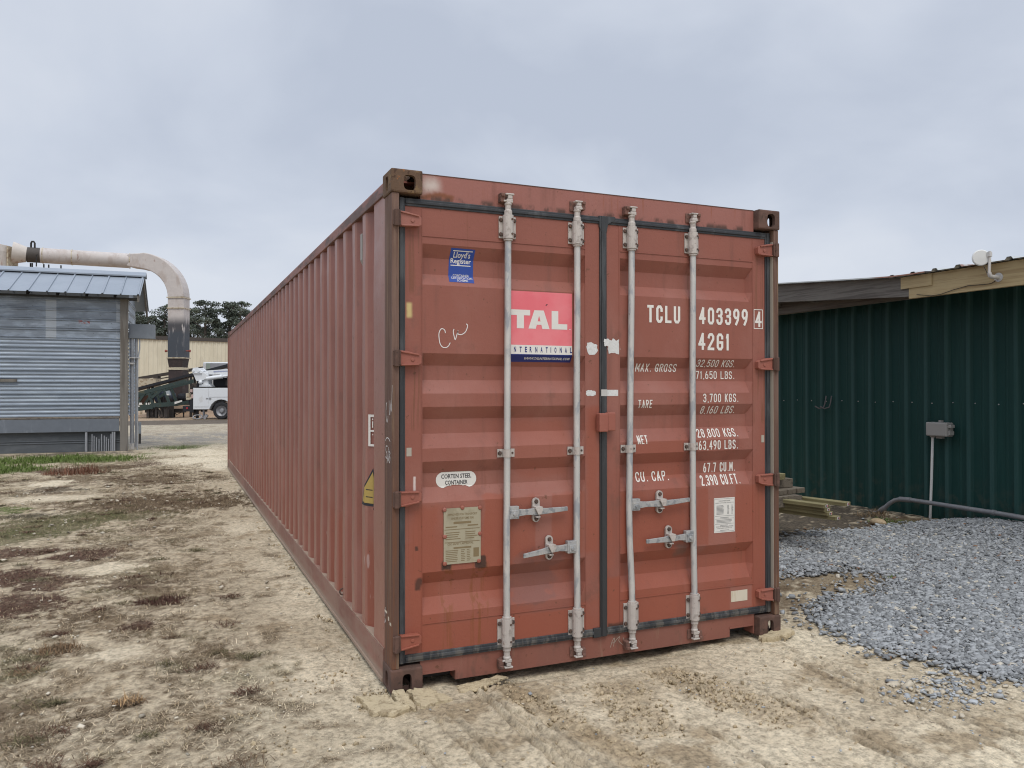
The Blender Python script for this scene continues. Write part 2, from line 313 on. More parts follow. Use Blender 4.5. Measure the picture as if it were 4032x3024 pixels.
def drape(items, off, name, mats, parent):                   # items: (verts2d, faces, material index, extra lift)
    bm = bmesh.new()
    for vs, fs, mi, lift in items:
        b2 = bmesh.new(); bv = [b2.verts.new((x, 0, z)) for x, z in vs]
        for f in fs:
            try: b2.faces.new([bv[i] for i in f])
            except ValueError: pass
        z0, z1 = min(p[1] for p in vs), max(p[1] for p in vs)
        for c in CREASE:
            if z0 < c < z1:
                bmesh.ops.bisect_plane(b2, geom=b2.verts[:] + b2.edges[:] + b2.faces[:], plane_co=(0, 0, c), plane_no=(0, 0, 1), dist=1e-6)
        mp = {}
        for v in b2.verts: mp[v] = bm.verts.new((v.co.x, door_y(v.co.x, v.co.z) - off - lift, v.co.z))
        for f in b2.faces:
            nf = bm.faces.new([mp[v] for v in f.verts]); nf.material_index = mi
        b2.free()
    me = bpy.data.meshes.new(name); bm.to_mesh(me); bm.free()
    for m in mats: me.materials.append(m)
    o = bpy.data.objects.new(name, me); COL.objects.link(o); o.parent = parent; return o
def rect2(x0, x1, z0, z1, mi=0, lift=0.0): return ([(x0, z0), (x1, z0), (x1, z1), (x0, z1)], [(0, 1, 2, 3)], mi, lift)
def poly2(pts, mi=0, lift=0.0): return (pts, [tuple(range(len(pts)))], mi, lift)
def ribbon(pts, t, mi=0, lift=0.0, closed=False):
    P = [Vector((p[0], p[1])) for p in pts]; n = len(P); L = []; R = []
    for i in range(n):
        a = P[i - 1] if (i > 0 or closed) else None; b = P[(i + 1) % n] if (i < n - 1 or closed) else None
        d1 = (P[i] - a).normalized() if a is not None else (b - P[i]).normalized()
        d2 = (b - P[i]).normalized() if b is not None else d1
        d = (d1 + d2)
        d = d.normalized() if d.length > 1e-4 else d1
        nn = Vector((-d.y, d.x)); k = 1 / max(0.45, nn.dot(Vector((-d1.y, d1.x))))
        L.append(P[i] + nn * t / 2 * k); R.append(P[i] - nn * t / 2 * k)
    fs = [(i, (i + 1) % n, n + (i + 1) % n, n + i) for i in range(n if closed else n - 1)]
    return ([tuple(p) for p in L + R], fs, mi, lift)
OV = [(.28, 1), (.72, 1), (1, .86), (1, .14), (.72, 0), (.28, 0), (0, .14), (0, .86)]
GL = {'T': [[(0, 1), (1, 1)], [(.5, 1), (.5, 0)]], 'C': [[(1, .74), (1, .86), (.72, 1), (.28, 1), (0, .86), (0, .14), (.28, 0), (.72, 0), (1, .14), (1, .26)]],
 'L': [[(0, 1), (0, 0), (1, 0)]], 'U': [[(0, 1), (0, .14), (.28, 0), (.72, 0), (1, .14), (1, 1)]], '4': [[(.72, 0), (.72, 1)], [(.70, 1), (.0, .30)], [(-.05, .3), (1.05, .3)]], '0': [OV + ['c']], 'O': [OV + ['c']],
 '3': [[(0, .82), (.1, .94), (.3, 1), (.7, 1), (1, .86), (1, .66), (.72, .53), (.35, .53)], [(.72, .53), (1, .4), (1, .14), (.72, 0), (.28, 0), (.05, .1), (0, .2)]],
 '9': [[(1, .86), (1, .60), (.72, .44), (.28, .44), (0, .58), (0, .86), (.28, 1), (.72, 1), 'c'], [(1, .66), (.86, .30), (.45, 0)]], '6': [[(0, .14), (0, .40), (.28, .56), (.72, .56), (1, .42), (1, .14), (.72, 0), (.28, 0), 'c'], [(.55, 1), (.14, .70), (0, .34)]],
 '2': [[(0, .8), (.08, .92), (.3, 1), (.7, 1), (1, .86), (1, .68), (.03, .08)], [(-.03, 0), (1.03, 0)]], 'G': [[(1, .76), (1, .86), (.72, 1), (.28, 1), (0, .86), (0, .14), (.28, 0), (.72, 0), (1, .14), (1, .46), (.55, .46)]],
 '1': [[(.16, .82), (.50, .97)], [(.58, 1), (.58, 0)]], 'M': [[(0, 0), (0, 1)], [(.03, .97), (.5, .3)], [(.5, .3), (.97, .97)], [(1, 1), (1, 0)]], 'A': [[(0, 0), (.5, 1)], [(.5, 1), (1, 0)], [(.2, .33), (.8, .33)]], 'X': [[(0, 0), (1, 1)], [(0, 1), (1, 0)]], '.': [[(.0, 0.02), (.34, 0.02)]], ',': [[(.2, .03), (.05, -.13)]],
 'R': [[(0, 0), (0, 1), (.7, 1), (1, .86), (1, .62), (.7, .5), (0, .5)], [(.5, .5), (1, 0)]], 'S': [[(1, .8), (.95, .9), (.72, 1), (.28, 1), (0, .88), (0, .66), (.2, .56), (.8, .44), (1, .34), (1, .13), (.72, 0), (.28, 0), (.05, .1), (0, .2)]],
 'K': [[(0, 0), (0, 1)], [(1, 1), (.1, .42)], [(.35, .6), (1, 0)]], 'B': [[(0, 0), (0, 1), (.7, 1), (.96, .88), (.96, .64), (.7, .53), (0, .53)], [(.7, .53), (1, .4), (1, .13), (.72, 0), (0, 0)]], 'E': [[(1, 1), (0, 1), (0, 0), (1, 0)], [(0, .52), (.8, .52)]],
 'N': [[(0, 0), (0, 1)], [(.03, .97), (.97, .03)], [(1, 0), (1, 1)]], 'P': [[(0, 0), (0, 1), (.7, 1), (1, .86), (1, .6), (.7, .47), (0, .47)]], 'F': [[(1, 1), (0, 1), (0, 0)], [(0, .52), (.75, .52)]], '5': [[(.95, 1), (.08, 1), (.02, .55), (.3, .64), (.7, .64), (1, .5), (1, .14), (.72, 0), (.28, 0), (0, .14)]],
 '7': [[(0, 1), (1.05, 1)], [(.97, .97), (.35, 0)]], '8': [[(.3, .53), (.05, .65), (.05, .87), (.3, 1), (.7, 1), (.95, .87), (.95, .65), (.7, .53), (1, .4), (1, .14), (.72, 0), (.28, 0), (0, .14), (0, .4), 'c']], 'I': [[(.5, 1), (.5, 0)]]}
NARROW = {'1': .55, '.': .34, ',': .34, 'I': .3, 'M': 1.2}
def stencil(text, x0, x1, z0, z1, t=0.13, mi=0, mono=True):
    h = z1 - z0; th = h * t; adv = [(0.55 if c == ' ' else NARROW.get(c, 1.0)) for c in text]; gap = 0.36
    unit = (x1 - x0) / (sum(adv) + gap * (len(text) - 1)); x = x0; out = []; k = 0
    for c, a in zip(text, adv):
        w = a * unit - th
        for st in GL.get(c, []):
            cl = st[-1] == 'c'; P = st[:-1] if cl else st; ww = unit - th if c in '.,' else w
            Q_ = [Vector((x + th / 2 + px * ww, z0 + th / 2 + pz * (h - th))) for px, pz in P]
            if not cl and c not in '.,':                       # square ends
                Q_[0] = Q_[0] + (Q_[0] - Q_[1]).normalized() * th * .45; Q_[-1] = Q_[-1] + (Q_[-1] - Q_[-2]).normalized() * th * .45
            out.append(ribbon(Q_, th, mi, 0.00025 * (k % 4), cl)); k += 1
        x += (a + gap) * unit
    return out
def font2(text, x0, x1, z0, z1, mi=0, lift=0.0, shear=0.0, bold=0.0):
    cu = bpy.data.curves.new('t', 'FONT'); cu.body = text; cu.offset = bold; cu.resolution_u = 2
    o = bpy.data.objects.new('t', cu); me = o.to_mesh()
    vs = [(v.co.x, v.co.y) for v in me.vertices]; fs = [tuple(p.vertices) for p in me.polygons]; o.to_mesh_clear()
    bpy.data.objects.remove(o); bpy.data.curves.remove(cu)
    a0, a1 = min(v[0] for v in vs), max(v[0] for v in vs); b0, b1 = min(v[1] for v in vs), max(v[1] for v in vs)
    q = [(x0 + (x - a0) / (a1 - a0) * (x1 - x0), z0 + (y - b0) / (b1 - b0) * (z1 - z0)) for x, y in vs]
    return ([(x + shear * (z - z0), z) for x, z in q], fs, mi, lift)
def scribble(pts, t, mi=0, lift=0.0):                         # smooth hand-drawn stroke
    P = [Vector((*p, 0)) for p in pts]; out = []
    for i in range(len(P) - 1):
        a, b, c, d = P[max(i - 1, 0)], P[i], P[i + 1], P[min(i + 2, len(P) - 1)]
        for k in range(6):
            u = k / 6; q = 0.5 * ((2 * b) + (c - a) * u + (2 * a - 5 * b + 4 * c - d) * u * u + (3 * b - a - 3 * c + d) * u ** 3); out.append((q.x, q.y))
    out.append((P[-1].x, P[-1].y)); return ribbon(out, t, mi, lift)

# ------------------------------------------------------------------ the container
LEN = 12.192; WID = 2.438; HT = 2.591
C = thing('shipping_container', 'long rust red corrugated steel container with closed double doors standing on bare sand', 'shipping container')
def casting(x, y, z, sx, sy, front, side, top):
    """hollow corner fitting; (x, y, z) its low corner; sx, sy = +1 when that side is the outer one at low x / low y"""
    bx, by, bz = 0.162, 0.178, 0.118
    bm = bmesh.new(); V = {}
    def vt(p):
        k = tuple(round(c, 5) for c in p)
        if k not in V: V[k] = bm.verts.new(k)
        return V[k]
    def plate(o, u, w, lu, lw, hole):                         # o + u*a + w*b
        cs = [(0, 0), (lu, 0), (lu, lw), (0, lw)]
        P = lambda a, b, d=0.0: tuple(o[i] + u[i] * a + w[i] * b + nrm[i] * d for i in range(3))
        nrm = hole[4] if hole else (0, 0, 0)
        if not hole: bm.faces.new([vt(P(a, b)) for a, b in cs]); return
        cu, cw, ru, rw, _ = hole; N = 24
        def hp(t):
            c, s_ = math.cos(t), math.sin(t); e = 0.62
            return cu + ru * math.copysign(abs(c) ** e, c), cw + rw * math.copysign(abs(s_) ** e, s_)
        ang = [math.atan2(b - cw, a - cu) for a, b in cs]; ring = []
        for i in range(4):
            t0, t1 = ang[i], ang[(i + 1) % 4]
            if t1 < t0: t1 += 2 * PI
            arc = [hp(t0 + (t1 - t0) * k / 6) for k in range(7)]; ring += arc[:-1]
            bm.faces.new([vt(P(*cs[i])), vt(P(*cs[(i + 1) % 4]))] + [vt(P(*q)) for q in reversed(arc)])
        n = len(ring)
        for i in range(n): bm.faces.new([vt(P(*ring[i])), vt(P(*ring[(i + 1) % n])), vt(P(*ring[(i + 1) % n], 0.026)), vt(P(*ring[i], 0.026))])
    fy, bk = (y, y + by) if sy > 0 else (y + by, y); ox, ix = (x, x + bx) if sx > 0 else (x + bx, x)
    plate((x, fy, z), (1, 0, 0), (0, 0, 1), bx, bz, (*front, (0, sy, 0)) if front else None)
    plate((x, bk, z), (1, 0, 0), (0, 0, 1), bx, bz, None)
    plate((ox, y, z), (0, 1, 0), (0, 0, 1), by, bz, (*side, (sx, 0, 0)) if side else None)
    plate((ix, y, z), (0, 1, 0), (0, 0, 1), by, bz, None)
    plate((x, y, z), (1, 0, 0), (0, 1, 0), bx, by, (bx / 2, by / 2, 0.032, 0.055, (0, 0, 1)) if not top else None)
    plate((x, y, z + bz), (1, 0, 0), (0, 1, 0), bx, by, (bx / 2, by / 2, 0.032, 0.055, (0, 0, -1)) if top else None)
    bmesh.ops.recalc_face_normals(bm, faces=bm.faces)
    def onbox(p): return (abs(p.x - x) < 1e-4 or abs(p.x - x - bx) < 1e-4) + (abs(p.y - y) < 1e-4 or abs(p.y - y - by) < 1e-4) + (abs(p.z - z) < 1e-4 or abs(p.z - z - bz) < 1e-4)
    es = [e for e in bm.edges if all(onbox(v.co) == 3 for v in e.verts)]
    bmesh.ops.bevel(bm, geom=es, offset=0.009, segments=2, affect='EDGES', profile=0.6)
    return bm
def bmobj(bm, name, mats, parent, smooth=False):
    me = bpy.data.meshes.new(name); bm.to_mesh(me); bm.free()
    for m in (mats if isinstance(mats, (list, tuple)) else [mats]): me.materials.append(m)
    if smooth: me.polygons.foreach_set('use_smooth', [True] * len(me.polygons)); me.set_sharp_from_angle(angle=math.radians(40))
    o = bpy.data.objects.new(name, me); COL.objects.link(o); o.parent = parent; return o
for x, sx in ((0, 1), (WID - 0.162, -1)):
    for y, sy in ((0, 1), (LEN - 0.178, -1)):
        ho = (0.094, 0.052, 0.031, 0.038) if sx > 0 else (0.094, 0.055, 0.030, 0.040)
        lo = (0.081, 0.046, 0.024, 0.047)
        t = bmobj(casting(x, y, HT - 0.118, sx, sy, ho, (0.09, 0.056, 0.024, 0.038), True), 'corner_casting', M['cast_rust'] if sx > 0 and sy > 0 else M['cast_brown'], C)
        if sy > 0: t['label'] = 'upper corner casting yellowish with flaking rust' if sx > 0 else 'upper corner casting dark brown with an open hole'
        bmobj(casting(x, y, 0.0, sx, sy, lo, (0.09, 0.05, 0.024, 0.042), False), 'corner_casting', M['cast_brown'], C)
for sx in (0, 1):                                             # posts (door end: a lip and a box behind it)
    fx = (lambda x: x) if sx == 0 else (lambda x: WID - x)
    b = MB(); x0, x1 = sorted((fx(0.006), fx(0.043))); b.box(x0, x1, 0.008, 0.157, 0.118, HT - 0.118)
    x0, x1 = sorted((fx(0.0435), fx(0.082))); b.box(x0, x1, 0.095, 0.155, 0.12, HT - 0.12, 1)
    b.build('corner_post', [M['post'], M['dark']], C, bevel=0.004)
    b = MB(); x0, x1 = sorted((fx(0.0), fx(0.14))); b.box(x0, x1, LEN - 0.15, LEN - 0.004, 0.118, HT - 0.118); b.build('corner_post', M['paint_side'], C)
    b = MB(); x0, x1 = sorted((fx(0.003), fx(0.06))); b.box(x0, x1, 0.178, LEN - 0.178, 2.492, 2.552); b.build('top_rail', M['rail'], C, bevel=0.004)
    b = MB(); x0, x1 = sorted((fx(0.004), fx(0.02))); b.box(x0, x1, 0.178, LEN - 0.178, 0.024, 0.168)
    x0, x1 = sorted((fx(-0.004), fx(0.03))); b.box(x0, x1, 0.18, LEN - 0.18, 0.006, 0.0235)
    x0, x1 = sorted((fx(0.006), fx(0.075))); b.box(x0, x1, 0.18, LEN - 0.18, 0.1685, 0.176, 1); b.build('bottom_rail', [M['rail'], M['ledge']], C)
    # corrugated wall: outer flat ends at y = .36 + .278 n
    pr = [(0.157, 0.012)]
    y = 0.408 - 0.072
    while y < LEN - 0.40:
        for dy, dx in ((0, 0.012), (0.072, 0.012), (0.140, 0.048), (0.210, 0.048)): pr.append((y + dy, dx))
        y += 0.278
    pr += [(y, 0.012), (LEN - 0.15, 0.012)]
    b = MB(); v = []
    zs = [0.172] + [0.32 + 0.167 * k for k in range(13)] + [2.495]
    for yy, xx in pr:
        for z in zs: q = 0.0 if z in (zs[0], zs[-1]) else 0.0015 * (math.sin(z * 5.1 + yy * 2.3) + math.sin(z * 9.7 - yy * 6.1) + math.sin(yy * 3.3 + z * 2.2)); v.append((fx(xx + q), yy + 0.6 * q, z))
    nz = len(zs); f = [(i * nz + k, (i + 1) * nz + k, (i + 1) * nz + k + 1, i * nz + k + 1) for i in range(len(pr) - 1) for k in range(nz - 1)]
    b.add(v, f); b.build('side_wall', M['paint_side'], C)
b = MB(); b.box(0.01, WID - 0.01, 0.121, LEN - 0.01, 2.5525, 2.562); b.build('roof', M['paint'], C)
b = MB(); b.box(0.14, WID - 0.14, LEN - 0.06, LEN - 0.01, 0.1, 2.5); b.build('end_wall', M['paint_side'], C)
b = MB(); b.box(0.02, WID - 0.02, 0.30, LEN - 0.10, 0.10, 0.15); b.build('floor', M['dark'], C)
b = MB(); b.box(0.1625, WID - 0.1625, 0.050, 0.12, kz(2.464), HT - 0.004); b.box(0.1625, WID - 0.1625, 0.048, 0.12, HT - 0.0039, HT, 1); b.build('door_header', [M['paint_header'], M['cast_brown']], C)
# sill with fork pockets
b = MB(); fl, fr = (kx(0.183), kx(0.358)), (kx(2.11), kx(2.285)); x0 = 0.1625; zt = 0.062
for xa, xb, za in ((x0, fl[0], 0.010), (fl[0], fl[1], zt), (fl[1], fr[0], 0.010), (fr[0], fr[1], zt), (fr[1], WID - 0.1625, 0.010)): b.box(xa, xb, 0.052, 0.14, za, 0.134)
for q in (fl, fr):
    b.box(q[0], q[1], 0.135, 0.141, 0.012, zt - 0.001, 1); b.box(q[0] - 0.004, q[1] + 0.006, 0.048, 0.0515, zt - 0.003, zt + 0.006); b.box(q[1], q[1] + 0.006, 0.048, 0.0515, 0.012, zt - 0.004)
b.box(0.1625, WID - 0.1625, 0.047, 0.0519, 0.128, 0.1335)
sill = b.build('door_sill', [M['paint_sill'], M['dark']], C)
drape([scribble(p, 0.0028, 0, 0) for p in ([(1.265, .055), (1.275, .085), (1.290, .105), (1.288, .075), (1.285, .058)], [(1.272, .08), (1.29, .08), (1.31, .1), (1.325, .108), (1.32, .085), (1.345, .06)], [(1.35, .10), (1.36, .065), (1.38, .075), (1.39, .10)], [(1.41, .105), (1.395, .085), (1.405, .062), (1.425, .07), (1.428, .095), (1.41, .105)])], -0.004, 'scratched_writing', [M['tapegrey']], sill)
def leafpanel(xe0, xl, xr, xe1):
    b = MB(); xs = [xe0, xl, xl + 0.004, xr - 0.028, xr, xe1]; zs = sorted([kz(0.165), kz(0.30), kz(2.285), kz(2.425)] + CREASE)
    v = [(x, door_y(x + (1e-6 if x in (xl,) else 0), z), z) for z in zs for x in xs]; n = len(xs)
    b.add(v, [(k * n + i, k * n + i + 1, (k + 1) * n + i + 1, (k + 1) * n + i) for k in range(len(zs) - 1) for i in range(n - 1)])
    z0, z1 = zs[0], zs[-1]                                    # edge returns
    b.add([(xe0, DY, z0), (xe0, DY, z1), (xe0, DY + .05, z1), (xe0, DY + .05, z0), (xe1, DY, z0), (xe1, DY, z1), (xe1, DY + .05, z1), (xe1, DY + .05, z0)], [(0, 1, 2, 3), (4, 7, 6, 5), (0, 3, 7, 4), (1, 5, 6, 2)])
    for z in (kz(0.309), kz(2.281)): b.box(xl, xr, DY - 0.0035, DY - 0.0002, z - 0.003, z + 0.003)      # weld seams
    for x in (xl, xr): b.box(x - 0.0025, x + 0.0025, DY - 0.0025, DY - 0.0002, kz(0.17), kz(2.42))
    return b
D1 = leafpanel(0.082, *PANELS[0], 1.194).build('door', M['door_l'], C); D1['label'] = 'left door leaf with the red and white company sticker'
D2 = leafpanel(1.238, *PANELS[1], 2.356).build('door', M['door_r'], C); D2['label'] = 'right door leaf with the white number and weight lettering'
def lip(xa, xb, za, zb, parent, m, y0=0.040):
    b = MB(); b.box(xa, xb, y0, 0.085, za, zb)
    if xb - xa > zb - za: b.box(xa, xb, y0 - 0.006, y0 - 0.0002, za + 0.012, zb - 0.012)
    else: b.box(xa + 0.008, xb - 0.008, y0 - 0.006, y0 - 0.0002, za, zb)
    return b.build('gasket', m, parent, bevel=0.003)
zb0, zb1, zt0, zt1 = kz(0.123), kz(0.165), kz(2.424), kz(2.464)
lip(0.0436, 0.0815, zb0, zt1, D1, M['gasket']); lip(0.082, 1.193, zb0, zb1, D1, M['gasket']); lip(0.082, 1.193, zt0, zt1, D1, M['gasket'])
lip(1.1945, 1.2375, zb0 - 0.004, zt1 + 0.004, D2, M['gasket_mid'], 0.036); lip(1.238, 2.356, zb0, zb1, D2, M['gasket']); lip(1.238, 2.356, zt0, zt1, D2, M['gasket']); lip(2.3565, 2.3945, zb0, zt1, D2, M['gasket'])
b = MB(); b.prism([(1.190, 0.033, 2.405), (1.2, .033, 2.375), (1.235, .033, 2.375), (1.245, .033, 2.42), (1.29, .033, 2.445), (1.29, .033, 2.462), (1.190, .033, 2.462)], (0, 0.02, 0)); b.build('gasket', M['gasket_mid'], D2)
b = MB(); b.box(2.3925, 2.3948, 0.013, 0.0395, 0.20, 2.40); b.build('post_inner_strip', M['tapegrey'], C)
b = MB(); b.box(1.150, 1.200, 0.033, 0.06, 0.125, 0.178); b.build('gasket', M['gasket_mid'], D1, bevel=0.004)
def hinge(sx, z, parent, tilt):
    fx = (lambda x: x) if sx == 0 else (lambda x: WID - x)
    b = MB(); xa, xb = fx(0.050), fx(0.158); h0, h1 = 0.037, 0.027
    up, dn = (h0 + 0.002 if tilt > 0 else h0), (h0 if tilt > 0 else h0 + 0.002)
    zr = z + tilt * -0.006
    pts = [(xa, z - dn), (fx(0.085), z - dn), (fx(0.145), zr - h1), (xb, zr - h1 * 0.7), (xb, zr + h1 * 0.7), (fx(0.145), zr + h1), (fx(0.085), z + up * .92), (xa, z + up)]
    b.prism([(x, 0.012, zz) for x, zz in pts], (0, 0.033, 0))
    for e in (1, -1):                                          # raised edges
        b.obox((fx(0.052), 0.010, z + e * 0.033), (fx(0.145), 0.010, zr + e * 0.024), 0.012, 0.008, 0, (0, 0, 1))
    b.lathe((fx(0.112), 0.0115, zr), (0, -1, 0), [(0, 0.010), (0.004, 0.009), (0.004, 0.005)], 12)
    o = b.build('hinge', [M['paint_hinge']], parent, bevel=0.004)
    b = MB(); x0, x1 = sorted((fx(0.010), fx(0.048))); b.box(x0, x1, -0.004, 0.03, z - 0.038, z + 0.037)
    b.tube([(fx(0.028), -0.004, z - 0.042), (fx(0.028), -0.004, z + 0.041)], 0.013, 10); b.build('hinge_pin', M['cast_brown'], parent, bevel=0.003)
for z, tl in ((2.346, 1), (1.653, 1), (0.955, -1), (0.245, -1)): hinge(0, z, D1, tl)
for z, tl in ((2.348, 1), (1.651, 1), (0.945, -1), (0.245, -1)): hinge(1, z, D2, tl)

RY = 0.023
RODS = [[(2.40, .634), (2.202, .633), (1.88, .632), (1.549, .629), (1.1, .627), (.747, .625), (.545, .624), (.347, .625), (0.25, .625)],
        [(2.40, 1.044), (1.895, 1.044), (1.551, 1.0405), (1.084, 1.040), (.645, 1.039), (.37, 1.042), (0.25, 1.042)],
        [(2.40, 1.391), (2.139, 1.390), (1.793, 1.386), (1.633, 1.383), (1.353, 1.379), (1.073, 1.375), (.82, 1.371), (.652, 1.375), (.394, 1.388), (0.25, 1.391)],
        [(2.40, 1.808), (2.163, 1.808), (1.805, 1.806), (1.638, 1.804), (1.173, 1.804), (.821, 1.805), (.553, 1.809), (.352, 1.813), (0.25, 1.814)]]
def bolthead(b, x, y, z, r=0.010, mi=1):
    b.lathe((x, y, z), (0, -1, 0), [(0, r * 1.25), (0.002, r * 1.25), (0.002, r), (0.009, r * 0.95)], 6, mi)
def rodset(pts, parent, ks, left_bolts=True):
    x0, x1 = pts[0][1], pts[-1][1]
    b = MB(); b.tube([(x, RY, z) for z, x in pts], 0.0178, 14); rod = b.build('locking_rod', M['galv'], parent, smooth=True)
    for top in (1, -1):                                        # bearing bracket, neck, cam and keeper at each end
        x = x0 if top > 0 else x1; zc = 2.351 if top > 0 else 0.226
        b = MB(); hw = 0.058 if top > 0 else 0.068
        b.box(x - 0.046, x + 0.050, 0.037, 0.045, zc - hw, zc + hw)
        b.tube([(x, RY - 0.001, zc - hw - 0.004), (x, RY - 0.001, zc + hw + 0.004)], 0.0285, 16)
        b.tube([(x, RY - 0.001, zc - top * (hw + 0.014)), (x, RY - 0.001, zc - top * (hw + 0.0045))], 0.0245, 14)
        for e in (1, -1):
            for xx in (x - 0.036, x + 0.041): bolthead(b, xx, 0.037, zc + e * hw * 0.66)
            b.lathe((x + 0.012, RY - 0.0275, zc + e * hw * 0.66), (0, -1, 0), [(0, .0062), (0.003, .006)], 8, 1)
        b.build('rod_bracket', [M['bracket'], M['bolt']], parent, bevel=0.004)
        b = MB(); za = zc + top * (hw + 0.004)
        b.lathe((x, RY, za), (0, 0, top), [(0, .0215), (0.022, .0215), (0.028, .017), (0.05, .0165), (0.058, .021), (0.066, .019)], 14)
        zb = za + top * 0.064                                   # cam: a forked hook
        b.box(x - 0.014, x + 0.022, RY - 0.018, RY + 0.014, *sorted((zb, zb + top * 0.020)))
        b.box(x - 0.006, x + 0.020, RY - 0.016, RY + 0.010, *sorted((zb + top * 0.0202, zb + top * 0.040)))
        b.box(x - 0.030 * ks, x + 0.002 * ks, RY - 0.014, RY + 0.004, *sorted((zb + top * 0.004, zb + top * 0.014))) if ks > 0 else b.box(x - 0.004, x + 0.03, RY - 0.014, RY + 0.004, *sorted((zb + top * 0.004, zb + top * 0.014)))
        b.box(x - 0.018, x + 0.030, RY - 0.018, RY + 0.012, *sorted((zb + top * 0.0402, zb + top * 0.050)))
        b.build('rod_cam', M['bracket'], parent, bevel=0.004)
        b = MB(); xk = x - ks * 0.034                            # keeper welded to header or sill
        b.box(xk - 0.013, xk + 0.013, 0.012, 0.050, *sorted((zb + top * 0.002, zb + top * 0.050)))
        b.box(x - 0.034, x + 0.036, 0.0432, 0.0505, *sorted((zb - top * 0.004, zb + top * 0.052)))
        b.box(xk - 0.010, xk + 0.010, 0.002, 0.0118, *sorted((zb + top * 0.030, zb + top * 0.048)))
        b.build('cam_keeper', M['keeper'], C, bevel=0.004)
    # middle guide strap
    x = np.interp(1.163, [p[0] for p in pts[::-1]], [p[1] for p in pts[::-1]]); z = 1.163
    b = MB(); b.box(x - 0.049, x - 0.0225, 0.036, 0.0425, z - 0.021, z + 0.022); b.box(x + 0.0225, x + 0.048, 0.036, 0.0425, z - 0.021, z + 0.022)
    n = 10; arc = [(x - 0.0235 * math.cos(PI * i / n), RY + 0.014 - 0.036 * math.sin(PI * i / n)) for i in range(n + 1)]
    v = [(a, c, zz) for a, c in arc for zz in (z - 0.021, z + 0.022)]; b.add(v, [(2 * i, 2 * i + 2, 2 * i + 3, 2 * i + 1) for i in range(n)])
    bolthead(b, x - 0.036, 0.036, z); b.lathe((x + 0.036, 0.0355, z), (0, -1, 0), [(0, .0062), (0.002, .006)], 8, 1)
    b.build('rod_guide', [M['bracket'], M['bolt']], parent)
    return rod
R1 = rodset(RODS[0], D1, 1); R2 = rodset(RODS[1], D1, -1); R3 = rodset(RODS[2], D2, 1); R4 = rodset(RODS[3], D2, -1)
def handle(rod, xr, z, sgn, xh, tip, parent, drop):
    b = MB(); x = xr + sgn * 0.012                              # hub on the rod
    b.box(*sorted((xr + sgn * 0.010, xr + sgn * 0.063)), 0.006, 0.036, z - 0.034, z + 0.032); b.box(*sorted((xr + sgn * 0.015, xr + sgn * 0.055)), 0.002, 0.0058, z - 0.026, z + 0.012)
    b.lathe((xr + sgn * 0.036, 0.002, z - 0.008), (0, -1, 0), [(0, .011), (0.006, .009)], 10)
    za = z - 0.004; P = [(xr + sgn * 0.055, 0.018, za), (xr + sgn * 0.11, 0.016, za + 0.001), (xh, 0.008, za + 0.002), (xh + sgn * 0.05, 0.006, za + drop * 0.3), (tip, 0.010, za + drop)]
    v = []; hh = [0.020, 0.015, 0.019, 0.015, 0.011]
    for p, h in zip(P, hh):
        for dy, dz in ((-0.006, -h), (0.006, -h), (0.006, h), (-0.006, h)): v.append((p[0], p[1] + dy, p[2] + dz))
    f = [(4 * i + j, 4 * i + (j + 1) % 4, 4 * i + 4 + (j + 1) % 4, 4 * i + 4 + j) for i in range(4) for j in range(4)] + [(3, 2, 1, 0), (16, 17, 18, 19)]
    b.add(v, f); h = b.build('lever_handle', M['lever'], parent, bevel=0.004)
    b = MB(); n = 8                                             # catch plate
    zt, zb = z + 0.068, z - 0.062; w = 0.021
    pts = [(xh + w * math.cos(PI * i / n), zt - w + w * math.sin(PI * i / n)) for i in range(n + 1)] + [(xh - w * math.cos(PI * i / n), zb + w - w * math.sin(PI * i / n)) for i in range(n + 1)]
    b.prism([(x, 0.026, zz) for x, zz in pts], (0, 0.014, 0)); b.box(xh - 0.017, xh + 0.017, 0.034, 0.0455, z - 0.05, z + 0.05)
    b.box(xh - 0.020, xh + 0.022, -0.012, 0.0255, z + 0.012, z + 0.024); b.prism([(xh - 0.018, -0.013, z + 0.012), (xh + 0.024, -0.013, z + 0.012), (xh + 0.012, -0.013, z - 0.016), (xh - 0.004, -0.013, z - 0.016)], (0, 0.008, 0))
    b.box(xh - 0.012, xh + 0.012, -0.004, 0.0258, z - 0.034, z - 0.026)
    for e in (z + 0.048, z - 0.043): bolthead(b, xh, 0.026, e, 0.0105)
    b.build('handle_catch', [M['bracket'], M['bolt']], parent, bevel=0.003)
handle(R1, 0.626, 0.852, 1, 0.797, 0.975, D1, 0.006)
handle(R2, 1.039, 0.645, -1, 0.875, 0.715, D1, -0.022)
handle(R3, 1.3715, 0.850, 1, 1.578, 1.770, D2, 0.012)
handle(R4, 1.809, 0.645, -1, 1.640, 1.476, D2, -0.004)
b = MB(); b.box(1.166, 1.222, -0.008, 0.036, 1.263, 1.366); b.box(1.2225, 1.272, -0.002, 0.036, 1.268, 1.370); b.build('lock_box', M['paint_hinge'], D2, bevel=0.006)
b = MB(); b.box(0.018, 0.046, 0.735, 0.775, 2.245, 2.40); b.prism([(0.046, 0.735, 2.2448), (0.018, 0.735, 2.2448), (0.046, 0.735, 2.19)], (0, 0.04, 0)); b.build('vent_cover', M['vent'], C, bevel=0.003)

# ------------------------------------------------------------------ stickers, lettering, chalk marks
def sticker(name, parent, items, mats, off=0.0012, label=None):
    o = drape(items, off, name, mats, parent)
    if label: o['label'] = label
    return o
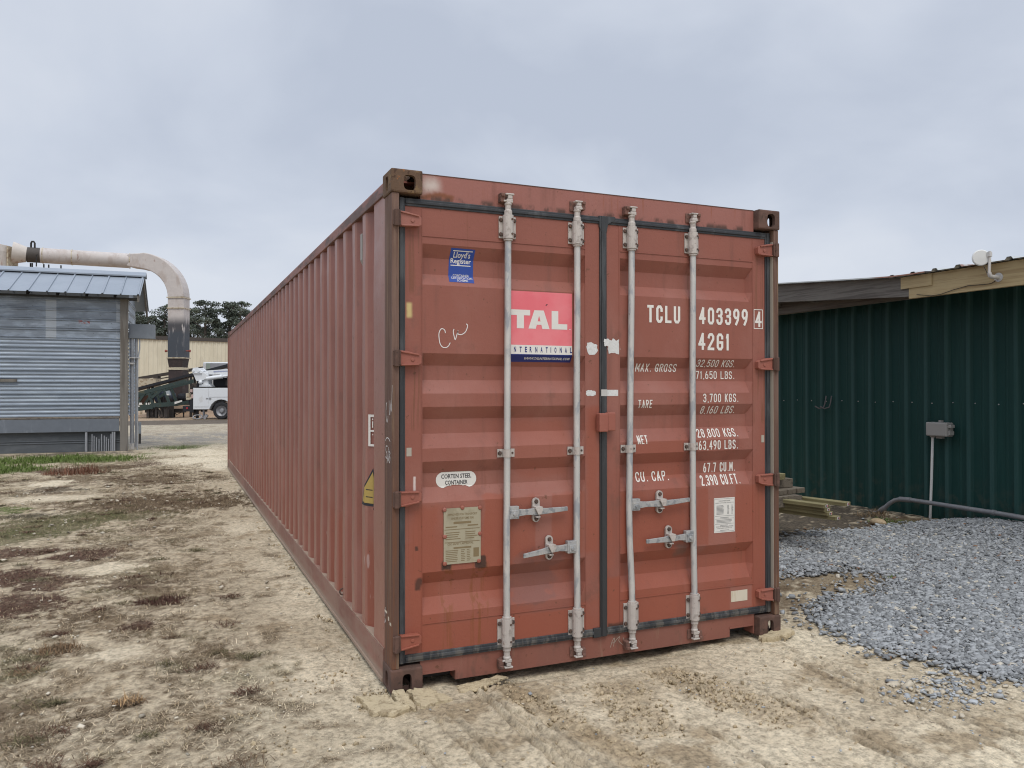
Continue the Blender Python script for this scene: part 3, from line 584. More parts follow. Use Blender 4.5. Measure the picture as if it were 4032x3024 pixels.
# blue certification sticker
a0, a1, c0, c1 = 0.329, 0.461, 2.051, 2.226; Hh = c1 - c0
fz = lambda f: c1 - f * Hh
sticker('sticker', D1, [([(a0, c1), (a1, c1 - .002), (a1 - .003, c0 - .001), (a0 - .008, c0 + .001)], [(0, 1, 2, 3)], 0, 0),
    rect2(a0 + .012, a1 - .012, fz(.085), fz(.062), 1, .0006), rect2(a0 + .006, a1 - .016, fz(.495), fz(.47), 1, .0006),
    font2("Lloyd's", a0 + .018, a1 - .022, fz(.31), fz(.095), 1, .0006, 0, .012), font2('Register', a0 + .006, a1 - .014, fz(.47), fz(.275), 1, .0008, 0, .012),
    font2('CONTAINER', a0 + .018, a1 - .026, fz(.815), fz(.745), 1, .0006, 0, .004), font2('CERTIFICATION', a0 + .006, a1 - .010, fz(.895), fz(.828), 1, .0006, 0, .004), font2('SCHEME', a0 + .036, a1 - .036, fz(.972), fz(.905), 1, .0006, 0, .004)],
    [M['blue'], M['white']], label='blue register sticker with white lettering')
# red, white and navy company sticker
x0, x1 = 0.628, 1.0235; P = lambda p: 0.6585 + (p - 1268) * 0.00073
zr0, zw0, zn0, zt = kz(1.736), kz(1.687), kz(1.646), 2.0215
za, zb = kz(1.825), kz(1.925); th = .026
it = [rect2(x0, x1, zr0, zt, 0), rect2(x0, x1, zw0, zr0, 1), rect2(x0, x1, zn0, zw0, 2)]
tb = .0295
it += [rect2(P(1262), P(1422), zb - tb, zb, 1, .0006), rect2(P(1315), P(1372), za, zb - tb, 1, .0006), rect2(P(1597), P(1652), za + tb, zb, 1, .0006), rect2(P(1597), P(1727), za, za + tb, 1, .0006)]
aw = (P(1408), P(1580)); am = (aw[0] + aw[1]) / 2
it += [poly2([(aw[0], za), (aw[0] + .043, za), (am, zb - .028), (am, zb), (am - .028, zb)], 1, .0006), poly2([(aw[1] - .043, za), (aw[1], za), (am + .028, zb), (am, zb), (am, zb - .028)], 1, .0006), rect2(am - .03, am + .03, za + .022, za + .04, 1, .0008)]
for c, p in zip('INTERNATIONAL', (1258, 1292, 1337, 1380, 1418, 1463, 1506, 1548, 1588, 1620, 1664, 1707, 1750)):
    w = 5 if c == 'I' else 17; it.append(font2(c, P(p), P(p + w), zw0 + .010, zr0 - .009, 2, .0006, 0, .03))
it.append(font2('WWW.TALINTERNATIONAL.COM', .737, 1.0115, kz(1.658), kz(1.671), 1, .0006, .25, .02))
it.append(rect2(P(1743), P(1756), za, za + .003, 1, .0006))
it.append(poly2([(.862, 1.951), (.868, 1.957), (.876, 1.958), (.872, 1.954), (.866, 1.948)], 3, .0008))
sticker('sticker', D1, it, [M['pinkred'], M['paper'], M['navy'], M['ink']], label='large red, white and navy company sticker between the left rods')
# pill sticker with a torn lower edge
a0, a1, c0, c1 = kx(.263), kx(.486), kz(.988), kz(1.070); r = (c1 - c0) / 2; cz = (c0 + c1) / 2
pts = [(a0 + r - r * math.sin(PI * k / 10), cz + r * math.cos(PI * k / 10)) for k in range(11)]
n = 18; pts += [(a0 + .045 + (a1 - a0 - .10) * k / n, c0 + .006 + .007 * math.sin(PI * k / n) + .0009 * ((k * 7) % 5 - 2)) for k in range(1, n)]
pts += [(a1 - r + r * math.sin(PI * k / 10), cz - r * math.cos(PI * k / 10)) for k in range(11)]
tri = [(0, i, i + 1) for i in range(1, len(pts) - 1)]
b2 = bmesh.new(); f2 = b2.faces.new([b2.verts.new((p[0], p[1], 0)) for p in pts]); b2.verts.index_update(); bmesh.ops.triangulate(b2, faces=[f2]); b2.verts.index_update()
tri = [tuple(v.index for v in f.verts) for f in b2.faces]; b2.free()
sticker('sticker', D1, [(pts, tri, 0, 0), font2('CORTEN STEEL', a0 + .029, a1 - .028, cz + .006, cz + .029, 1, .0008, 0, .018), font2('CONTAINER', a0 + .050, a1 - .049, cz - .026, cz - .004, 1, .0008, 0, .018)], [M['paper'], M['ink']], label='white rounded sticker with torn lower edge')
# approval plate with rivets
a0, a1, c0, c1 = kx(.292), kx(.4945), kz(.599), kz(.886); q = lambda f, g: (a0 + f * (a1 - a0), c1 - g * (c1 - c0))
b = MB(); b.box(a0, a1, DY - .006, DY - .002, c0, c1)
for f, g in ((.02, .02), (.5, .0), (.98, .02), (.03, .5), (.98, .49), (.03, .985), (.95, .985)):
    X, Z = q(f, g); b.lathe((X, DY - .002, Z), (0, -1, 0), [(0, .012), (.007, .0105), (.010, .006)], 10, 1)
pl = b.build('approval_plate', [M['plate'], M['paint_hinge']], D1)
it = [font2('APPROVED FOR TRANSPORT', *q(.10, 0)[:1], q(.90, 0)[0], q(0, .135)[1], q(0, .095)[1], 0, 0, 0, .02), font2('UNDER CUSTOMS SEAL', q(.2, 0)[0], q(.82, 0)[0], q(0, .205)[1], q(0, .165)[1], 0, 0, 0, .02),
      font2('CSC SAFETY APPROVAL', q(.1, 0)[0], q(.8, 0)[0], q(0, .66)[1], q(0, .622)[1], 0, 0, 0, .02)]
rnd = random.Random(3)
for g0, g1 in ((.245, .285), (.70, .73)): it.append(rect2(q(.26, 0)[0], q(.74, 0)[0], q(0, g1)[1], q(0, g0)[1], 0))
for g0 in (.375, .605): it.append(rect2(q(.02, 0)[0], q(.97, 0)[0], q(0, g0 + .012)[1], q(0, g0)[1], 0))
for k in range(4):
    for f0, f1 in ((.05, .45), (.58, .92)): it.append(rect2(q(f0, 0)[0], q(f1 - rnd.uniform(0, .12), 0)[0], q(0, .445 + k * .038)[1], q(0, .43 + k * .038)[1], 0))
it.append(rect2(q(.05, 0)[0], q(.36, 0)[0], q(0, .345)[1], q(0, .325)[1], 0)); it.append(rect2(q(.64, 0)[0], q(.93, 0)[0], q(0, .335)[1], q(0, .31)[1], 0))
for k in range(7):
    for f0, f1 in ((.05, .40), (.46, .58), (.62, .74)): it.append(rect2(q(f0, 0)[0], q(f1 - rnd.uniform(0, .05), 0)[0], q(0, .765 + k * .032)[1], q(0, .752 + k * .032)[1], 0))
it.append(rect2(q(.80, 0)[0], q(.95, 0)[0], q(0, .90)[1], q(0, .735)[1], 0))
drape(it, .0065, 'plate_lettering', [M['plate_ink']], D1)
# white numbers and weights on the right door
def st(text, x0, x1, z0, z1, t=.135):
    k = (3.7958 + door_y(2.0, kz((z0 + z1) / 2))) / 3.8658; fx = lambda x: (x + .993) * k - .993; fz = lambda z: 1.5 + (z - 1.5) * k
    sticker('lettering', D2, stencil(text, fx(x0), fx(x1), fz(z0), fz(z1), t), [M['white']], .0010)
st('TCLU', 1.523, 1.751, 1.883, 1.984, .155); st('403399', 1.885, 2.246, 1.885, 1.986, .155); st('42G1', 1.880, 2.106, 1.731, 1.833, .155)
st('4', 2.304, 2.352, 1.880, 1.976, .15)
bx0, bx1, bz0, bz1 = kx(2.295), kx(2.360), kz(1.871), kz(1.987); sticker('number_frame', D2, [ribbon([(bx0, bz0), (bx1, bz0), (bx1, bz1), (bx0, bz1)], .0045, 0, .0002, True)], [M['white']], .001)
for tx, x0, x1, z0, z1 in (('MAX. GROSS', 1.442, 1.719, 1.599, 1.645), ('32,500 KGS.', 1.869, 2.149, 1.631, 1.673), ('71,650 LBS.', 1.861, 2.141, 1.559, 1.606), ('TARE', 1.463, 1.558, 1.390, 1.437),
        ('3,700 KGS.', 1.914, 2.171, 1.420, 1.471), ('8,160 LBS.', 1.896, 2.148, 1.352, 1.398), ('NET', 1.455, 1.524, 1.184, 1.233), ('28,800 KGS.', 1.865, 2.161, 1.212, 1.262), ('63,490 LBS.', 1.881, 2.167, 1.137, 1.192),
        ('67.7 CU.M.', 1.913, 2.144, 1.003, 1.059), ('CU. CAP.', 1.440, 1.660, .970, 1.025), ('2,390 CU.FT.', 1.892, 2.174, .927, .985)): st(tx, x0, x1, z0, z1, .125)
# printed paper sticker
a0, a1, c0, c1 = kx(1.990), kx(2.144), kz(.637), kz(.845); q = lambda f, g: (a0 + f * (a1 - a0), c1 - g * (c1 - c0))
it = [rect2(a0, a1, c0, c1, 0), ribbon([q(.03, .97), q(.97, .97), q(.97, .03), q(.03, .03)], .0012, 1, .0003, True)]
it += [font2('CHINA INTERNATIONAL', q(.22, 0)[0], q(.78, 0)[0], q(0, .105)[1], q(0, .075)[1], 1, .0005), font2('MARINE CONTAINERS (GROUP) LTD', q(.07, 0)[0], q(.94, 0)[0], q(0, .165)[1], q(0, .135)[1], 1, .0005),
       font2('CHINA INTERNATIONAL MARINE', q(.1, 0)[0], q(.92, 0)[0], q(0, .845)[1], q(0, .815)[1], 1, .0005), font2('CONTAINERS (GROUP) LTD', q(.15, 0)[0], q(.86, 0)[0], q(0, .895)[1], q(0, .865)[1], 1, .0005)]
for k in range(8):
    for f0, f1 in ((.12, .48), (.64, .74), (.84, .93)): it.append(rect2(q(f0, 0)[0], q(f1 - rnd.uniform(0, .04), 0)[0], q(0, .235 + k * .034)[1], q(0, .219 + k * .034)[1], 2, .0005))
for g in (.52, .60, .75): it.append(rect2(q(.05, 0)[0], q(.95, 0)[0], q(0, g + .006)[1], q(0, g)[1], 1, .0005))
for g, f1 in ((.565, .7), (.635, .85), (.67, .85), (.705, .8), (.785, .66), (.93, .72)): it.append(rect2(q(.12 if f1 > .72 else .3, 0)[0], q(f1, 0)[0], q(0, g + .014)[1], q(0, g)[1], 2, .0005))
sticker('sticker', D2, it, [M['paper'], M['ink'], M['inkgrey']], label='white printed sticker on the right of the right door')
sticker('sticker', D2, [rect2(kx(2.114), kx(2.238), kz(.212), kz(.278), 0)], [M['stain']], label='blank yellow stained sticker near the lower corner')
def torn(x0, x1, z0, z1, seed, n=22):
    r = random.Random(seed); cx, cz = (x0 + x1) / 2, (z0 + z1) / 2; out = []
    for k in range(n):
        t = 2 * PI * k / n; c, s = math.cos(t), math.sin(t); m = max(abs(c), abs(s)); e = r.uniform(.72, 1.05)
        out.append((cx + (x1 - x0) / 2 * c / m ** .7 * e, cz + (z1 - z0) / 2 * s / m ** .7 * e))
    return ([(cx, cz)] + out, [(0, k + 1, (k + 1) % n + 1) for k in range(n)], 0, 0)
sticker('torn_paper', D1, [torn(kx(1.120), kx(1.203), kz(1.690), kz(1.760), 4)], [M['torn']]); sticker('torn_paper', D2, [torn(kx(1.258), kx(1.345), kz(1.692), kz(1.785), 9)], [M['torn']])
sticker('torn_paper', D2, [torn(kx(1.225), kx(1.262), kz(1.735), kz(1.782), 5)], [M['torn']], .0195)
sticker('torn_tape', D1, [torn(kx(1.119), kx(1.186), kz(1.459), kz(1.495), 6)], [M['torn']]); sticker('torn_tape', D2, [rect2(1.241, kx(1.329), kz(1.460), kz(1.495))], [M['torn']])
sticker('torn_tape', D2, [rect2(1.197, 1.235, kz(1.460), kz(1.497))], [M['galv']], .017)
sticker('torn_tape', D1, [rect2(.090, .116, 1.163, 1.206)], [M['tapegrey']]); sticker('torn_tape', D2, [rect2(2.328, 2.350, 1.172, 1.216)], [M['tapegrey']])
Q = lambda p, y: (kx(.264 + .000667 * (p - 675)), kz(1.776 - .00062 * (y - 1450) + (p - 675) * .000012))
for s in ((((733, 1432), (725, 1405), (700, 1397), (682, 1430), (682, 1475), (690, 1520), (710, 1548), (738, 1552), (758, 1538), (772, 1512)), ((803, 1398), (797, 1420), (803, 1455), (813, 1486), (825, 1450), (836, 1412), (833, 1432), (845, 1443), (870, 1441), (897, 1420), (912, 1385), (913, 1362), (903, 1354)))): sticker('chalk_mark', D1, [scribble([Q(*p) for p in s], .0045)], [M['chalk']])
# marks on the side of the post and on the corrugated wall
def sidemesh(items, x, name, m, parent):
    b = MB()
    for vs, fs, mi, lift in items: b.add([(x - lift, y, z) for y, z in vs], fs, mi)
    return b.build(name, m, parent)
Y7 = lambda p, y: (.157 - (p - 205) / 95 * .15, 1.5 - .000612 * (y - 377))
post = [o for o in C.children if o.name.startswith('corner_post')][0]
for s in ((((240, 490), (233, 500), (227, 560), (229, 610), (240, 648), (250, 620), (252, 595)), ((266, 470), (268, 540), (274, 585), (285, 520), (288, 470), (290, 520), (294, 552), (300, 450), (304, 345)),
    ((220, 803), (232, 782), (248, 776), (264, 784), (279, 804)), ((245, 845), (228, 850), (226, 885), (238, 905), (235, 945), (222, 935)), ((262, 850), (240, 985)), ((252, 890), (262, 870), (266, 900), (256, 960), (250, 940)), ((276, 880), (266, 905), (278, 930), (272, 975), (264, 955), (280, 890)),
    ((218, 2180), (214, 2260)), ((214, 2275), (220, 2290), (212, 2310), (216, 2285)))): sidemesh([scribble([Y7(*p) for p in s], .0048)], .0052, 'chalk_mark', M['chalk'], post)
sidemesh([rect2(.02, .05, .33, .345), rect2(.06, .085, .345, .365), rect2(.10, .15, .372, .384)], .0055, 'torn_tape', M['stain'], post)
sl_x = lambda y: .048 - .529 * (y - .546) - .006
b = MB()
def sq(y0, y1, z0, z1, mi, l=0.0):
    b.add([(sl_x(y0) - l, y0, z0), (sl_x(y1) - l, y1, z0), (sl_x(y1) - l, y1, z1), (sl_x(y0) - l, y0, z1)], [(0, 1, 2, 3)], mi)
sq(.568, .584, 1.181, 1.358, 0); sq(.50, .5679, 1.344, 1.358, 0); sq(.50, .5679, 1.181, 1.193, 0); sq(.50, .5679, 1.262, 1.272, 0); sq(.548, .556, 1.285, 1.32, 0); sq(.548, .556, 1.327, 1.336, 0); sq(.548, .554, 1.243, 1.25, 0)
b.build('lettering', M['white'], [o for o in C.children if o.name.startswith('side_wall')][0])
sw = [o for o in C.children if o.name.startswith('side_wall')][0]
b = MB(); fx_ = .0065
b.add([(fx_, .676, .847), (fx_, .614, .847), (fx_, .614, .955), (fx_, .670, .852)], [(0, 1, 2, 3)], 0)
b.add([(fx_ - .001, .650, .866), (fx_ - .001, .615, .866), (fx_ - .001, .615, .930)], [(0, 1, 2)], 1)
b.add([(sl_x(.613), .613, .847), (sl_x(.548), .548, .847), (sl_x(.548), .548, 1.06), (sl_x(.613), .613, .962)], [(0, 1, 2, 3)], 0)
b.add([(sl_x(.613) - .001, .613, .862), (sl_x(.548) - .001, .548, .862), (sl_x(.548) - .001, .548, 1.04), (sl_x(.613) - .001, .613, .947)], [(0, 1, 2, 3)], 1)
rx = .042; ix = lambda y: .048 - .529 * (.476 - y) - .006
b.add([(rx, .546, .847), (rx, .476, .847), (rx, .476, .949), (rx, .546, 1.06)], [(0, 1, 2, 3)], 0); b.add([(rx - .001, .546, .862), (rx - .001, .476, .862), (rx - .001, .476, .925), (rx - .001, .546, 1.03)], [(0, 1, 2, 3)], 1)
b.add([(ix(.475), .475, .847), (ix(.412), .412, .847), (ix(.475), .475, .947)], [(0, 1, 2)], 0); b.add([(ix(.475) - .001, .475, .862), (ix(.432) - .001, .432, .862), (ix(.475) - .001, .475, .923)], [(0, 1, 2)], 1)
for z, w in ((.935, .003), (.895, .003)): b.add([(sl_x(.600) - .002, .600, z), (sl_x(.55) - .002, .55, z), (sl_x(.55) - .002, .55, z + w * 1.6), (sl_x(.600) - .002, .600, z + w * 1.6)], [(0, 1, 2, 3)], 0)
b.build('warning_sticker', [M['black'], M['yellow']], sw)
b = MB(); b.tube([(.012 + .02 * math.cos(t), 1.24 + .004, .215 + .02 * math.sin(t)) for t in np.linspace(PI * .4, PI * 1.6, 8)], .005, 6); b.build('lashing_ring', M['bolt'], C)

# ------------------------------------------------------------------ noise, ground
RN = np.random.default_rng(11)
PERM = RN.permutation(4096); GA = RN.uniform(0, 2 * PI, 4096)
def pn(x, y, seed=0):
    xi = np.floor(x).astype(np.int64); yi = np.floor(y).astype(np.int64); fx, fy = x - xi, y - yi
    def g(i, j, dx, dy):
        a = GA[PERM[(PERM[(i + seed * 131) & 4095] + j) & 4095]]; return np.cos(a) * dx + np.sin(a) * dy
    u = fx * fx * fx * (fx * (fx * 6 - 15) + 10); v = fy * fy * fy * (fy * (fy * 6 - 15) + 10)
    a = g(xi, yi, fx, fy) * (1 - u) + g(xi + 1, yi, fx - 1, fy) * u
    b = g(xi, yi + 1, fx, fy - 1) * (1 - u) + g(xi + 1, yi + 1, fx - 1, fy - 1) * u
    return (a * (1 - v) + b * v) * 1.5
def fbm(x, y, sc, octv=4, seed=0, gain=0.55):
    s = 0; a = 1.0; t = 0
    for o in range(octv): s = s + a * pn(x / sc, y / sc, seed + o * 7); t += a; a *= gain; sc *= 0.5
    return s / t
def ss(a, b, x): t = np.clip((x - a) / (b - a), 0, 1); return t * t * (3 - 2 * t)
def gz(x, y):
    x = np.asarray(x, float); y = np.asarray(y, float)
    r = 0.23 * ss(2.7, 5.9, x) * ss(16, 9, y)
    return r + 0.10 * np.exp(-((x - 5.75) / 0.42) ** 2) * ss(1.75, 0.9, y)
GP = [(4.34, 2.0), (3.85, 1.72), (3.3, 1.75), (3.05, 1.45), (3.3, 1.22), (3.52, 1.18), (3.7, 1.0), (4.02, .91), (4.02, .55), (3.71, .33), (3.40, .46), (3.22, .44), (2.85, .05), (2.80, -.3), (2.88, -.58), (2.92, -.88), (3.05, -1.05), (3.7, -1.7), (8, -1.8), (8, 1.1), (5.9, 1.45), (5.32, 1.60), (4.9, 1.70)]
def inpoly(x, y, P):
    c = np.zeros(x.shape, bool); n = len(P)
    for i in range(n):
        (x0, y0), (x1, y1) = P[i], P[(i + 1) % n]
        k = (y0 > y) != (y1 > y)
        c ^= k & (x < (x1 - x0) * (y - y0) / ((y1 - y0) if y1 != y0 else 1e-9) + x0)
    return c
SAND = np.array
C_SL, C_SM, C_SD = SAND((.68, .59, .435)), SAND((.49, .41, .29)), SAND((.31, .235, .145))
C_LIT, C_BR, C_RED, C_OL, C_GR, C_SOIL, C_GRV = SAND((.27, .21, .135)), SAND((.125, .085, .05)), SAND((.088, .043, .032)), SAND((.118, .12, .05)), SAND((.118, .165, .045)), SAND((.095, .08, .062)), SAND((.17, .18, .19))
BLOBS = [(-1.2, 7.7, 1.5, 1.1, C_BR, .8), (-.4, 7.4, .5, .7, C_BR, .75), (-2.2, 6.4, .8, 1.1, C_OL, .65), (-2.6, 5.5, .6, .6, C_OL, .6), (-1.5, 6.6, .7, .4, C_OL, .4),
    (-2.3, 4.75, .45, .35, C_RED, .8), (-1.75, 4.35, .4, .3, C_RED, .8), (-2.15, 3.6, .35, .45, C_RED, .85), (-2.0, 2.7, .4, .45, C_RED, .8), (-1.9, 3.3, .25, .3, C_RED, .7), (-1.06, 2.36, .18, .13, C_RED, .9), (-1.55, 2.15, .2, .2, C_BR, .7), (-1.16, 1.8, .12, .1, C_RED, .7), (-1.58, 1.45, .16, .14, C_BR, .8), (-1.67, .6, .18, .16, C_BR, .6), (-1.19, .43, .08, .07, C_BR, .6), (-1.3, 3.0, .25, .2, C_RED, .5),
    (-2.9, 13.1, .9, .7, C_RED, .75), (-2.0, 13.3, .7, .7, C_BR, .8), (-1.35, 13.9, .5, .5, C_RED, .6), (-1.25, 10.8, .8, .9, C_BR, .6), (-2.2, 11.3, .8, .6, C_BR, .55), (-2.6, 9.9, .5, .5, C_SOIL, .6), (-.3, 10.8, .3, .8, C_BR, .55),
    (-3.4, 15.6, 1.9, 1.1, C_GR, 1), (-2.4, 15.3, .9, .9, C_GR, 1), (-4.0, 13.5, 1.0, .9, C_GR, .9), (-2.85, 7.7, .35, .4, C_GR, .75), (-2.5, 7.2, .4, .3, C_SOIL, .6), (-.8, 18.7, .7, 1.0, C_GR, .9), (-1.46, 16.6, .4, .5, C_GR, .6), (-.3, 19.6, .8, .8, C_GR, .4), (-3.2, 17.3, 1.6, .5, C_SOIL, .7),
    (-2.75, 10.8, .4, .5, C_SL, .8), (-.5, 14.2, .9, 1.2, C_SL, .8), (-2.5, 8.8, .7, .4, C_SL, .7), (-.15, 13.0, .3, 1.2, C_SL, .8), (-1.5, 3.7, .3, .25, C_SL, .8), (-1.3, 1.25, .25, .2, C_SL, .7), (-.6, 16.5, 1.2, .9, C_SL, .6),
    (3.8, .75, .6, .35, C_LIT, .7), (2.9, .75, .35, .5, C_BR, .6), (3.3, 1.0, .4, .2, C_BR, .6), (4.6, 2.3, 1.3, .7, C_SOIL, 1), (5.3, 2.3, .9, .8, C_SOIL, 1), (5.6, 1.7, .5, .3, C_BR, .8), (3.6, 2.2, .8, .45, C_BR, .8), (5.5, 1.75, .2, .12, C_OL, .8), (2.65, .5, .2, .3, C_BR, .5)]
RUTS = [((.405, -.02), (.44, -.99), (.47, -2.2)), ((.455, -.07), (.49, -1.01), (.53, -2.2)), ((.50, -.4), (.525, -1.05), (.56, -2.2)), ((.53, -.13), (.60, -.9), (.66, -2.2)), ((2.31, -.20), (2.25, -.95), (2.36, -1.55), (2.5, -2.2)), ((2.36, -.38), (2.305, -.93), (2.42, -1.55)), ((2.2, -.3), (2.16, -.95), (2.2, -1.6)),
    ((1.73, -.62), (1.69, -1.15), (1.75, -1.56), (1.8, -2.2)), ((1.80, -.75), (1.77, -1.44), (1.82, -2.2)), ((1.2, -.9), (1.22, -1.6), (1.25, -2.2)), ((-.05, -.4), (.02, -1.0), (.1, -2)), ((.12, -.35), (.17, -1.0), (.22, -2)), ((.2, -.3), (.235, -.8), (.28, -1.5))]
def segdist(x, y, a, b):
    ax, ay = a; bx, by = b; t = np.clip(((x - ax) * (bx - ax) + (y - ay) * (by - ay)) / ((bx - ax) ** 2 + (by - ay) ** 2), 0, 1)
    return np.hypot(x - ax - t * (bx - ax), y - ay - t * (by - ay))
def churn(x, y):                                              # strip of churned damp soil in front of the doors
    d = np.minimum(segdist(x, y, (.56, -.12), (.80, -1.3)), segdist(x, y, (.80, -1.3), (1.0, -2.2)))
    e = np.minimum(segdist(x, y, (1.05, -.35), (1.0, -.75)), segdist(x, y, (1.45, -.35), (1.6, -.9)))
    return np.maximum(ss(.12, .03, d + .05 * fbm(x, y, .12, 3, 60)), .8 * ss(.22, .06, e + .10 * fbm(x, y, .15, 3, 61)))
def zones(x, y):
    """albedo, grass cover"""
    nb, nm, nf = fbm(x, y, .9, 4, 1), fbm(x, y, .22, 4, 2), fbm(x, y, .05, 3, 3)
    s = np.clip(.5 + 1.3 * nb + .55 * nm + .5 * nf, 0, 1)[..., None]
    c = C_SM * (1 - s) + C_SL * s
    d = (ss(.10, .36, fbm(x, y, .40, 4, 5) + .3 * nf) * .7)[..., None]; c = c * (1 - d) + C_SD * d
    ch = (churn(x, y) * .6)[..., None]; c = c * (1 - ch) + SAND((.35, .26, .155)) * ch
    left = ss(-.12, -1.0, x + .35 * nb) * ss(-2.2, .2, y - x * .25) * ss(19, 15, y)
    far = ss(15, 20, y)
    g = np.clip(left * (.58 + 1.3 * nb + 1.4 * nm + 1.2 * nf), 0, 1) * (1 - far)
    g = np.maximum(g, .75 * ss(.1, .45, fbm(x, y, .3, 4, 9) + .2 * nf + .25 * ss(.2, -.6, x) - .2) * ss(.6, -.1, x) * (1 - far))
    lc = C_LIT + (C_BR - C_LIT) * np.clip(.3 + 1.2 * fbm(x, y, .5, 3, 21) + .9 * nf, 0, 1)[..., None]
    lc = lc + (C_OL - lc) * np.clip(1.6 * fbm(x, y, .8, 3, 22) - .1, 0, .7)[..., None]
    gg = (g * .9)[..., None]; c = c * (1 - gg) + lc * gg
    for bx, by, rx, ry, bc, st in BLOBS:
        r = np.hypot((x - bx) / rx, (y - by) / ry)
        m = ss(.05, .38, 1 - r + .95 * nm + .8 * nf + .5 * nb) * np.minimum(1, st * 1.15) * (r < 2.2)
        c = c * (1 - m[..., None]) + bc * m[..., None]
        if bc is C_SL: g = g * (1 - m)
        elif bc is not C_SOIL: g = np.maximum(g, m)
    nk = fbm(x, y, 1.5, 4, 30)
    fg = ss(18.5, 21, y + 1.5 * nk) * ss(27.5, 24.5, y + 2 * nk) * .7 * ss(-.3, .1, nm + nk); c = c * (1 - fg[..., None]) + C_GRV * .95 * fg[..., None]
    fa = .5 * ss(16, 21, y + nk) * ss(39, 37, y); c = c * (1 - fa[..., None]) + SAND((.25, .225, .19)) * (1 + .5 * nm)[..., None] * fa[..., None]
    fd = ss(32.5, 33.5, y + nk) * ss(38.6, 38.0, y + .8 * nk) * .85; c = c * (1 - fd[..., None]) + SAND((.085, .068, .058)) * fd[..., None]
    fp = ss(38.0, 38.6, y + .8 * nk) * .9; c = c * (1 - fp[..., None]) + SAND((.40, .29, .20)) * fp[..., None]
    ig = inpoly(x + .10 * nm + .06 * nf, y + .10 * nm - .05 * nf, GP); c = np.where(ig[..., None], C_GRV * .7, c); g = np.where(ig, 0, g)
    return c, g
def axis(parts):
    out = [parts[0][0]]
    for a, b, st in parts: n = max(1, int(round((b - a) / st))); out += list(a + (b - a) * np.arange(1, n + 1) / n)
    return np.array(out)
def grow(a, b, s, k=1.35):
    o = []; x = a
    while abs(x) < abs(b): x += s; s *= k; o.append(x)
    return o
gxs = np.concatenate([grow(-6, -700, -.15)[::-1], axis([(-6, -1.9, .035), (-1.9, 2.95, .0115), (2.95, 6.6, .035)]), grow(6.6, 700, .15)])
gys = np.concatenate([grow(-2.6, -200, -.1)[::-1], axis([(-2.6, -1.9, .04), (-1.9, .5, .0115), (.5, 6, .028), (6, 22, .09), (22, 45, .35)]), grow(45, 1500, .5)])
X, Y = np.meshgrid(gxs, gys)
Z = gz(X, Y) - .012 + .013 * fbm(X, Y, .9, 3, 40) * (np.hypot(X - 1, Y) < 60)
near = ss(9, 3, np.hypot(X - .5, Y + 1))
Z += near * (.0055 * fbm(X, Y, .22, 3, 41) + .0045 * fbm(X, Y, .06, 3, 42))
chn = churn(X, Y); Z += near * chn * (.024 * fbm(X, Y, .085, 3, 43) + .014 * fbm(X, Y, .035, 2, 46)) + near * .010 * np.maximum(0, fbm(X, Y, .14, 3, 44)) * ss(-.3, .3, fbm(X, Y, .6, 2, 45))
for R in RUTS:
    d = np.full(X.shape, 9.0); wb = .012 * fbm(X, Y, .15, 2, 50)
    for a, b in zip(R[:-1], R[1:]): d = np.minimum(d, segdist(X + wb, Y, a, b))
    Z += -.014 * ss(.019, .006, d) * ss(-.35, .0, fbm(X, Y, .25, 2, 51)) + .008 * ss(.045, .022, d) * ss(.012, .022, d)
Z = np.where((X > .15) & (X < 2.3) & (Y > .0) & (Y < 12), Z - .012, Z)
Z -= .026 * ss(.30, .45, X) * ss(1.95, 1.6, X) * ss(-.10, .0, Y) * ss(.5, .2, Y)
Z -= .02 * ss(.12, .02, np.abs(X + .03)) * ss(3, .2, Y) * (Y > -.1) * (.5 + .5 * fbm(X, Y, .1, 2, 52))      # crack beside the rail
colr, gcov = zones(X, Y)
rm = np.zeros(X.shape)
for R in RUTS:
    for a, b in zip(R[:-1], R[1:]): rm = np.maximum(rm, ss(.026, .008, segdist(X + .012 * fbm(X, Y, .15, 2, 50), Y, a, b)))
colr = colr * (1 - .30 * rm * ss(-.4, .1, fbm(X, Y, .2, 2, 51)))[..., None]  # ruts tinted darker: damp soil plus shade painted into the colour
ny, nx = X.shape
me = bpy.data.meshes.new('ground')
idx = np.arange(nx * ny).reshape(ny, nx)
q = np.stack([idx[:-1, :-1], idx[:-1, 1:], idx[1:, 1:], idx[1:, :-1]], -1).reshape(-1, 4)
def fastmesh(me, V, F, smooth=False, col=None, k=4, alpha=None):
    me.vertices.add(len(V)); me.vertices.foreach_set('co', np.ascontiguousarray(V, np.float32).ravel())
    me.loops.add(F.size); me.loops.foreach_set('vertex_index', np.ascontiguousarray(F, np.int32).ravel())
    me.polygons.add(len(F)); me.polygons.foreach_set('loop_start', np.arange(len(F), dtype=np.int32) * k)
    if smooth: me.polygons.foreach_set('use_smooth', np.ones(len(F), bool))
    me.update(calc_edges=True)
    if col is not None:
        a = me.color_attributes.new('tint', 'FLOAT_COLOR', 'POINT'); a.data.foreach_set('color', np.concatenate([col, np.ones((len(col), 1)) if alpha is None else alpha[:, None]], 1).astype(np.float32).ravel())
fastmesh(me, np.stack([X.ravel(), Y.ravel(), Z.ravel()], 1), q, True, colr.reshape(-1, 3), alpha=gcov.ravel())
